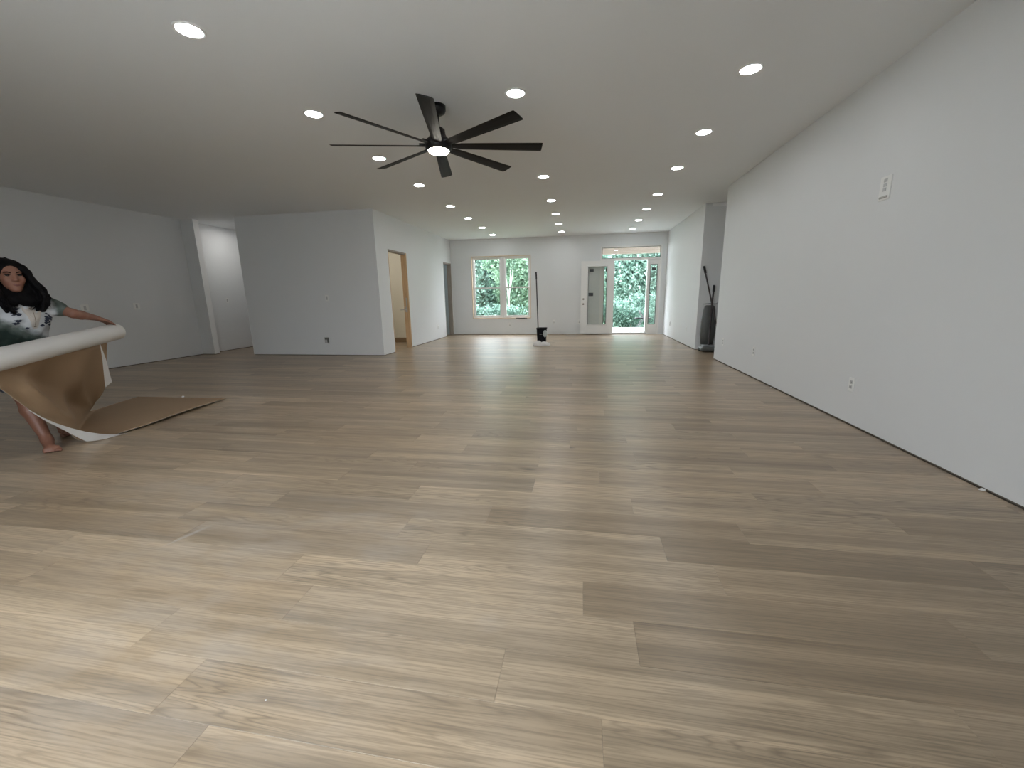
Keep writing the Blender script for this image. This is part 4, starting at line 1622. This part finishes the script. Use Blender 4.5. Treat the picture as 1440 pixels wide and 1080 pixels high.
sk = [(-0.034, 0.055), (0.034, 0.055), (0.036, 0.032), (0.026, 0.012), (0.017, -0.03), (0.013, -0.062), (0.006, -0.072), (-0.006, -0.072), (-0.013, -0.062), (-0.017, -0.03), (-0.026, 0.012), (-0.036, 0.032)]
sk = [(x * 1.15, y * 0.92) for x, y in sk]
decal([sk], 'skull_print', 'bone', 0.0022)
lines_ = [[(-0.0012, 0.03), (0.0012, 0.03), (0.002, -0.05), (-0.0005, -0.05)],
          [(-0.016, 0.041), (-0.008, 0.046), (0.008, 0.046), (0.016, 0.041), (0.008, 0.043), (-0.008, 0.043)],
          [(-0.016, 0.041), (-0.008, 0.036), (0.008, 0.036), (0.016, 0.041), (0.008, 0.0385), (-0.008, 0.0385)],
          [(-0.008, -0.052), (0.008, -0.052), (0.005, -0.058), (-0.005, -0.058)]]
for pg in lines_:
    decal([pg], 'print_line', 'inkline', 0.0034)
rr_ = random.Random(5)
ft = []
for s in (-1, 1):
    for q in range(13):
        x0 = s * (0.032 + 0.036 * rr_.random())
        y0_ = 0.045 - 0.095 * rr_.random()
        x0 = s * max(abs(x0), 0.046 - 0.25 * max(0, 0.03 - y0_) * 0.35)
        L = 0.020 + 0.016 * rr_.random()
        a = rr_.uniform(-0.45, 0.25) * s
        wv = 0.0055 + 0.004 * rr_.random()
        dx, dy = s * math.cos(a) * L, math.sin(a) * L * s
        ft.append([(x0, y0_), (x0 + dx * 0.4 - dy * 0.1, y0_ + dy * 0.4 + wv), (x0 + dx, y0_ + dy), (x0 + dx * 0.4, y0_ + dy * 0.4 - wv)])
ft.append([(0.022, -0.05), (0.036, -0.042), (0.046, -0.054), (0.03, -0.06)])
ft.append([(-0.045, -0.066), (-0.036, -0.056), (-0.022, -0.06), (-0.034, -0.068)])
for pg in ft:
    decal([pg], 'feather_print', 'ink', 0.0028)

# shorts
Pn = Field((-4.66, 2.10, 0.34), (-4.02, 2.80, 0.84), 0.010)
Pn.ell(pel, (0.122, 0.166, 0.105), 0.05)
for (h_, k_) in ((hipR, knR), (hipL, knL)):
    Pn.cap(h_, h_ + (k_ - h_) * 0.62, 0.100, 0.088, 0.03)
Pn.build('shorts', 'shorts', person, 2)

# hair: cap plus long locks over both shoulders
HFd = Field((-4.48, 2.16, 1.02), (-4.06, 2.78, 1.475), 0.006)
HFd.ell(H(-0.024, 0, 0.034), (0.100, 0.090, 0.100), 0.02, HR)
HFd.ell(H(-0.06, 0, -0.04), (0.075, 0.10, 0.12), 0.04, HR)
# open the face
HFd.ell(H(0.085, -0.004, -0.036), (0.100, 0.057, 0.104), 0.012, HR, sub=True)
lockrng = random.Random(11)


def lock(pts, r0, r1):
    c_ = catmull(pts, 9)
    for i in range(8):
        ra = r0 + (r1 - r0) * i / 8
        rb = r0 + (r1 - r0) * (i + 1) / 8
        HFd.cap(c_[i], c_[i + 1], ra, rb, 0.012)


for s in (-1, 1):
    for q in range(7):
        f0 = -0.03 + 0.014 * q + lockrng.uniform(-0.006, 0.006)
        spread = lockrng.uniform(0.0, 0.035)
        wv = lockrng.uniform(-0.012, 0.012)
        end = -0.215 - 0.02 * q * 0.3 + lockrng.uniform(-0.02, 0.02)
        lock([H(f0 * 0.6 - 0.01, s * 0.045, 0.095 - abs(f0) * 0.2), H(f0, s * 0.078, 0.045), H(f0 + 0.005, s * (0.086 + spread * 0.4), -0.03),
              H(f0 + 0.025 + wv, s * (0.092 + spread * (1.4 if s > 0 else 1.0)), -0.11), H(f0 + 0.055, s * (0.085 + spread * (1.9 if s > 0 else 1.0)), -0.165 + wv), H(f0 + 0.065, s * (0.06 + spread), end)],
             0.020, 0.011)
# locks gathered below the chin over the collar
for q in range(9):
    l0 = -0.085 + 0.022 * q
    sg = 1 if l0 >= 0 else -1
    lock([H(-0.005, sg * 0.078, -0.05), H(0.025, l0 * 0.8, -0.115), H(0.055, l0, -0.165 + lockrng.uniform(-0.01, 0.01)), H(0.070, l0 * 1.05 + 0.01, -0.20 + lockrng.uniform(-0.015, 0.02))], 0.026, 0.012)
hair, HV, HQ = HFd.build('hair', 'hair', person, 1)
# wavy strands lying over the hair mass, ragged ends
mb = MB()
for q in range(330):
    s = lockrng.choice((-1, 1, 1))
    f0 = lockrng.uniform(-0.06, 0.062)
    sp_ = lockrng.uniform(0.0, 1.0)
    o1 = 0.030 * sp_ * (1.5 if s > 0 else 1.0)
    drop = lockrng.uniform(-0.035, 0.03)
    ph_ = lockrng.uniform(0, 6.28)
    amp = lockrng.uniform(0.002, 0.007)
    top_u = 0.118 - 1.2 * f0 * f0 * 6
    pts = [H(f0 * 0.8 - 0.02, s * 0.012, top_u + 0.018), H(f0 * 0.95 - 0.018, s * 0.060, 0.098 - abs(f0) * 0.3), H(f0 - 0.008, s * 0.092, 0.035), H(f0 + 0.006, s * (0.100 + o1 * 0.5), -0.04),
           H(f0 + 0.026, s * (0.104 + o1), -0.11), H(f0 + 0.052, s * (0.098 + o1 * 1.2 - 0.03 * sp_), -0.165), H(f0 + 0.066 + 0.012 * sp_, s * (0.075 + o1 * 1.3 - 0.055 * (1 - sp_)), -0.215 + drop)]
    cc = catmull(pts, 20)
    for i_, p_ in enumerate(cc):
        w_ = max(0, i_ - 5) / 14
        cc[i_] = p_ + hl * amp * w_ * math.sin(i_ * 0.9 + ph_) * 1.6 + hf * amp * w_ * math.cos(i_ * 0.9 + ph_)
    rr0 = lockrng.uniform(0.0016, 0.0034)
    mb.tube(cc, [rr0] * 16 + [rr0 * 0.9, rr0 * 0.7, rr0 * 0.5, rr0 * 0.25], seg=5, smooth=True)
so = mb.build('hair_strands', 'hair', person)
so['kind'] = 'stuff'
# eyes, brows, lips
for s in (-1, 1):
    ec = H(0.0745, s * 0.031, 0.010)
    mb = MB()
    V, Fs = [], []
    for i in range(9):
        th = PI * i / 8
        for j in range(14):
            a = 2 * PI * j / 14
            V.append(ec + 0.0125 * (hf * math.cos(th) + math.sin(th) * (hl * math.cos(a) + hu * 0.62 * math.sin(a))))
    for i in range(8):
        for j in range(14):
            j2 = (j + 1) % 14
            Fs.append((i * 14 + j, i * 14 + j2, (i + 1) * 14 + j2, (i + 1) * 14 + j))
    mats = [1 if i < 3 else 0 for i in range(8) for _ in range(14)]
    mb.add(V, Fs, 0, True)
    mb.mi = mats
    mb.build('eye', ['eyewhite', 'iris'], person)
    mb = MB()
    mb.tube([H(0.088, s * 0.014, 0.028), H(0.0905, s * 0.030, 0.034), H(0.079, s * 0.050, 0.029)], [0.003, 0.0042, 0.002], seg=8)
    mb.build('eyebrow', 'hair', person)
    mb = MB()
    mb.tube([H(0.081, s * 0.016, 0.012), H(0.0875, s * 0.031, 0.0185), H(0.076, s * 0.047, 0.012)], [0.0016, 0.0026, 0.0016], seg=6)
    mb.build('eyelash', 'hair', person)
mb = MB()
mb.tube([H(0.083, -0.021, -0.060), H(0.0945, -0.006, -0.0565), H(0.0945, 0.006, -0.0565), H(0.083, 0.021, -0.060)], [0.002, 0.004, 0.004, 0.002], seg=8)
mb.tube([H(0.083, -0.019, -0.0615), H(0.0925, -0.005, -0.0655), H(0.0925, 0.005, -0.0655), H(0.083, 0.019, -0.0615)], [0.002, 0.0045, 0.0045, 0.002], seg=8)
mb.build('lips', 'lip', person)

# ------------------------------------------------------------------ crumbs of plaster
for (x, y, r, lab) in ((XR - 0.02, 2.49, 0.014, 'small white plaster chip against the long right wall base'), (-4.62, 3.93, 0.016, 'small white scrap lying on the kraft paper sheet'),
                       (-0.86, 0.80, 0.0025, 'tiny white plaster crumb on the pale front planks'), (2.20, 5.1, 0.012, 'small white plaster chip at the right wall base near an outlet')):
    z = 0.010 if 'kraft' in lab else 0.0
    V, Fs = lumpy((x, y, z + r * 0.5), (r, r * 0.8, r * 0.6), int(abs(x * 100)), 0.25, 10, 6, flat=z)
    tag(MB().add(V, Fs).build('plaster_chip', 'chip', None, (x, y, z)), lab, 'debris')

# ------------------------------------------------------------------ outside: porch, ground, trees
V, Fs = [], []
gx_ = np.linspace(-30, 26, 29)
gy_ = np.linspace(YB + 0.16, 60, 25)
for y in gy_:
    for x in gx_:
        t = max(0, y - 16)
        z = -0.32 - 0.05 * min(t, 8) + 0.10 * max(0, t - 12) + 0.12 * math.sin(x * 0.7 + y * 0.4)
        V.append((x, y, z if y > 13 else -0.32))
nx_ = len(gx_)
for j in range(len(gy_) - 1):
    for i in range(nx_ - 1):
        Fs.append((j * nx_ + i, j * nx_ + i + 1, (j + 1) * nx_ + i + 1, (j + 1) * nx_ + i))
tag(MB().add(V, Fs, 0, True).build('yard_ground', 'grass'), 'green yard ground sloping up under the trees', 'ground', kind='structure')
tag(MB().box(-14, 8, -40, YREAR - T, -0.3, -0.12).build('rear_ground', 'concrete'), 'pale paved ground beyond the added patio doors', 'ground', kind='structure')
tag(MB().box(-0.9, 4.2, YB + 0.16, 14.95, -0.32, -0.03, bev=0.01).build('porch_slab', 'concrete'), 'pale concrete porch slab outside the entry door', 'porch', kind='structure')
pb = thing('porch_beam', 'knotty pine porch beam seen through the transom', 'beam', (1.6, 14.75, 2.44), kind='structure')
MB().box(-1.1, 4.4, 14.70, 14.84, 2.445, 2.74, bev=0.006).build('beam_board', 'beam', pb)
MB().box(-1.1, 4.4, YB + 0.16, 15.3, 2.74, 2.80).build('porch_roof', 'beam', pb)
for x in (-0.95, 4.2):
    MB().box(x - 0.06, x + 0.06, 14.71, 14.83, -0.03, 2.445, bev=0.004).build('post', 'beam', pb)
# folding stool on the porch
sx_, sy_ = 1.86, 13.3
ch = thing('folding_stool', 'dark folding stool with crossed legs on the porch', 'stool', (sx_, sy_, -0.03))
MB().box(sx_ - 0.24, sx_ + 0.22, sy_ - 0.16, sy_ + 0.16, 0.36, 0.395, bev=0.01).build('seat', 'black', ch)
for yy in (sy_ - 0.15, sy_ + 0.15):
    for s in (-1, 1):
        mb = MB()
        mb.tube([(sx_ - s * 0.22, yy, -0.028), (sx_ + s * 0.13, yy, 0.62)], 0.013, seg=8)
        mb.build('leg', 'vac', ch)


def foliage(center, radii, count, size, seed, zmin=-0.2):
    count = int(count * 1.7)
    r_ = np.random.default_rng(seed)
    nb = 34
    cl = r_.normal(size=(nb, 3))
    cl /= np.linalg.norm(cl, axis=1, keepdims=True)
    cl *= r_.uniform(0.25, 1.0, (nb, 1)) ** 0.6
    cl = cl * np.array(radii) + np.array(center)
    pick = r_.integers(0, nb, count)
    size = size * 0.70
    P = cl[pick] + r_.normal(size=(count, 3)) * np.array(radii) * 0.20
    P = P[P[:, 2] > zmin]
    n_ = len(P)
    a = r_.normal(size=(n_, 3))
    a /= np.linalg.norm(a, axis=1, keepdims=True)
    b_ = np.cross(a, r_.normal(size=(n_, 3)))
    b_ /= np.linalg.norm(b_, axis=1, keepdims=True)
    sz = size * r_.uniform(0.6, 1.4, (n_, 1))
    V_ = np.stack([P - a * sz, P + b_ * sz * 0.45, P + a * sz, P - b_ * sz * 0.45], 1).reshape(-1, 3)
    F_ = np.arange(n_ * 4).reshape(-1, 4)
    return V_, F_


def tree(name, label, base, crown, radii, leaf, bark, count, size, seed, group=None, stems=None, cat='tree', rad=0.09):
    t = thing(name, label, cat, base, group)
    V_, F_ = foliage(crown, radii, count, size, seed, base[2] + 0.1)
    me_ = bpy.data.meshes.new('foliage')
    me_.from_pydata((V_ - np.array(base)).tolist(), [], F_.tolist())
    me_.materials.append(M[leaf])
    ob = bpy.data.objects.new('foliage', me_)
    ob['kind'] = 'stuff'
    COL.objects.link(ob)
    ob.parent = t
    mb_ = MB()
    if stems is None:
        stems = [[base, (base[0] + 0.1, base[1], (base[2] + crown[2]) / 2), (crown[0], crown[1], crown[2] + radii[2] * 0.5)]]
    for q, st_ in enumerate(stems):
        c_ = catmull(st_, 12)
        r_ = [rad * (1 - 0.7 * i / 11) * (1 if q == 0 else 0.7) for i in range(12)]
        mb_.tube(c_, r_, seg=9)
    mb_.build('trunk', bark, t)
    return t


# trees seen through the double window
tree('forked_tree', 'pale barked tree with a forked trunk outside the double window', (-3.58, 20.2, -0.5), (-3.7, 20.5, 2.9), (1.0, 0.4, 0.8), 'leaf_b', 'bark', 2200, 0.13, 21,
     stems=[[(-3.58, 20.2, -0.5), (-3.60, 20.2, 0.9), (-3.78, 20.2, 2.3), (-4.25, 20.3, 3.9)], [(-3.60, 20.2, 0.9), (-3.50, 20.2, 2.0), (-3.50, 20.25, 3.2), (-3.62, 20.3, 4.0)], [(-3.55, 20.2, 1.4), (-3.36, 20.2, 2.4), (-3.50, 20.2, 3.6), (-3.7, 20.2, 4.0)]], rad=0.055)
tree('leafy_tree', 'mint green leafy tree beyond the left half of the double window', (-6.9, 23.4, -0.5), (-7.0, 23.4, 2.4), (1.2, 0.8, 2.8), 'leaf_a', 'bark', 14400, 0.14, 22,
     stems=[[(-6.9, 23.4, -0.5), (-6.8, 23.0, 1.0), (-6.3, 22.4, 2.6), (-5.7, 22.2, 4.0)], [(-6.8, 22.9, 1.0), (-6.4, 22.4, 1.9), (-5.7, 22.2, 2.9)]], rad=0.07)
tree('leafy_tree', 'yellow green leafy tree beyond the right half of the double window', (-3.5, 25.2, -0.6), (-3.8, 25.2, 2.8), (1.25, 0.7, 3.2), 'leaf_b', 'barkdark', 13600, 0.15, 23)
tree('leafy_tree', 'deep green tree filling the gaps behind the double window trees', (-6.0, 29.5, -0.6), (-6.2, 29.5, 3.4), (3.0, 1.2, 4.4), 'leaf_c', 'barkdark', 24000, 0.18, 24)
tree('leafy_tree', 'mint green leafy tree beyond the open entry door', (2.3, 21.0, -0.5), (2.4, 21.0, 2.2), (1.3, 0.9, 2.8), 'leaf_a', 'barkdark', 16800, 0.13, 25)
tree('leafy_tree', 'yellow green tree rising behind the porch beam', (3.2, 25.2, -0.6), (2.7, 25.2, 3.0), (1.6, 0.9, 3.2), 'leaf_b', 'barkdark', 15200, 0.15, 26)
tree('leafy_tree', 'deep green tree spreading far behind the porch', (3.0, 29.5, -0.6), (3.2, 29.5, 3.4), (2.9, 1.2, 4.4), 'leaf_c', 'barkdark', 24000, 0.18, 27)
tree('leafy_tree', 'leafy tree standing between window and door views', (-1.1, 25.2, -0.6), (-0.7, 25.2, 2.6), (0.7, 0.9, 3.2), 'leaf_a', 'barkdark', 5000, 0.16, 28)
tree('leafy_tree', 'leafy tree beyond the right edge of the porch', (6.4, 21.5, -0.5), (6.3, 21.5, 1.5), (1.3, 0.9, 1.7), 'leaf_a', 'barkdark', 6000, 0.16, 29)
tree('leafy_tree', 'leafy tree past the left edge of the double window', (-10.9, 23.5, -0.5), (-10.8, 23.5, 1.6), (1.6, 0.9, 1.8), 'leaf_c', 'barkdark', 6000, 0.16, 30)
tree('leafy_shrub', 'low green shrub growing beyond the porch edge', (1.9, 17.6, -0.4), (1.9, 17.7, 0.35), (1.6, 0.6, 0.65), 'leaf_c', 'barkdark', 3500, 0.09, 31, cat='shrub', rad=0.03)
tree('leafy_shrub', 'low green shrub growing below the double window', (-4.3, 18.0, -0.4), (-4.3, 18.0, 0.2), (1.7, 0.5, 0.6), 'leaf_c', 'barkdark', 3500, 0.10, 32, cat='shrub', rad=0.03)
bpy.context.view_layer.update()
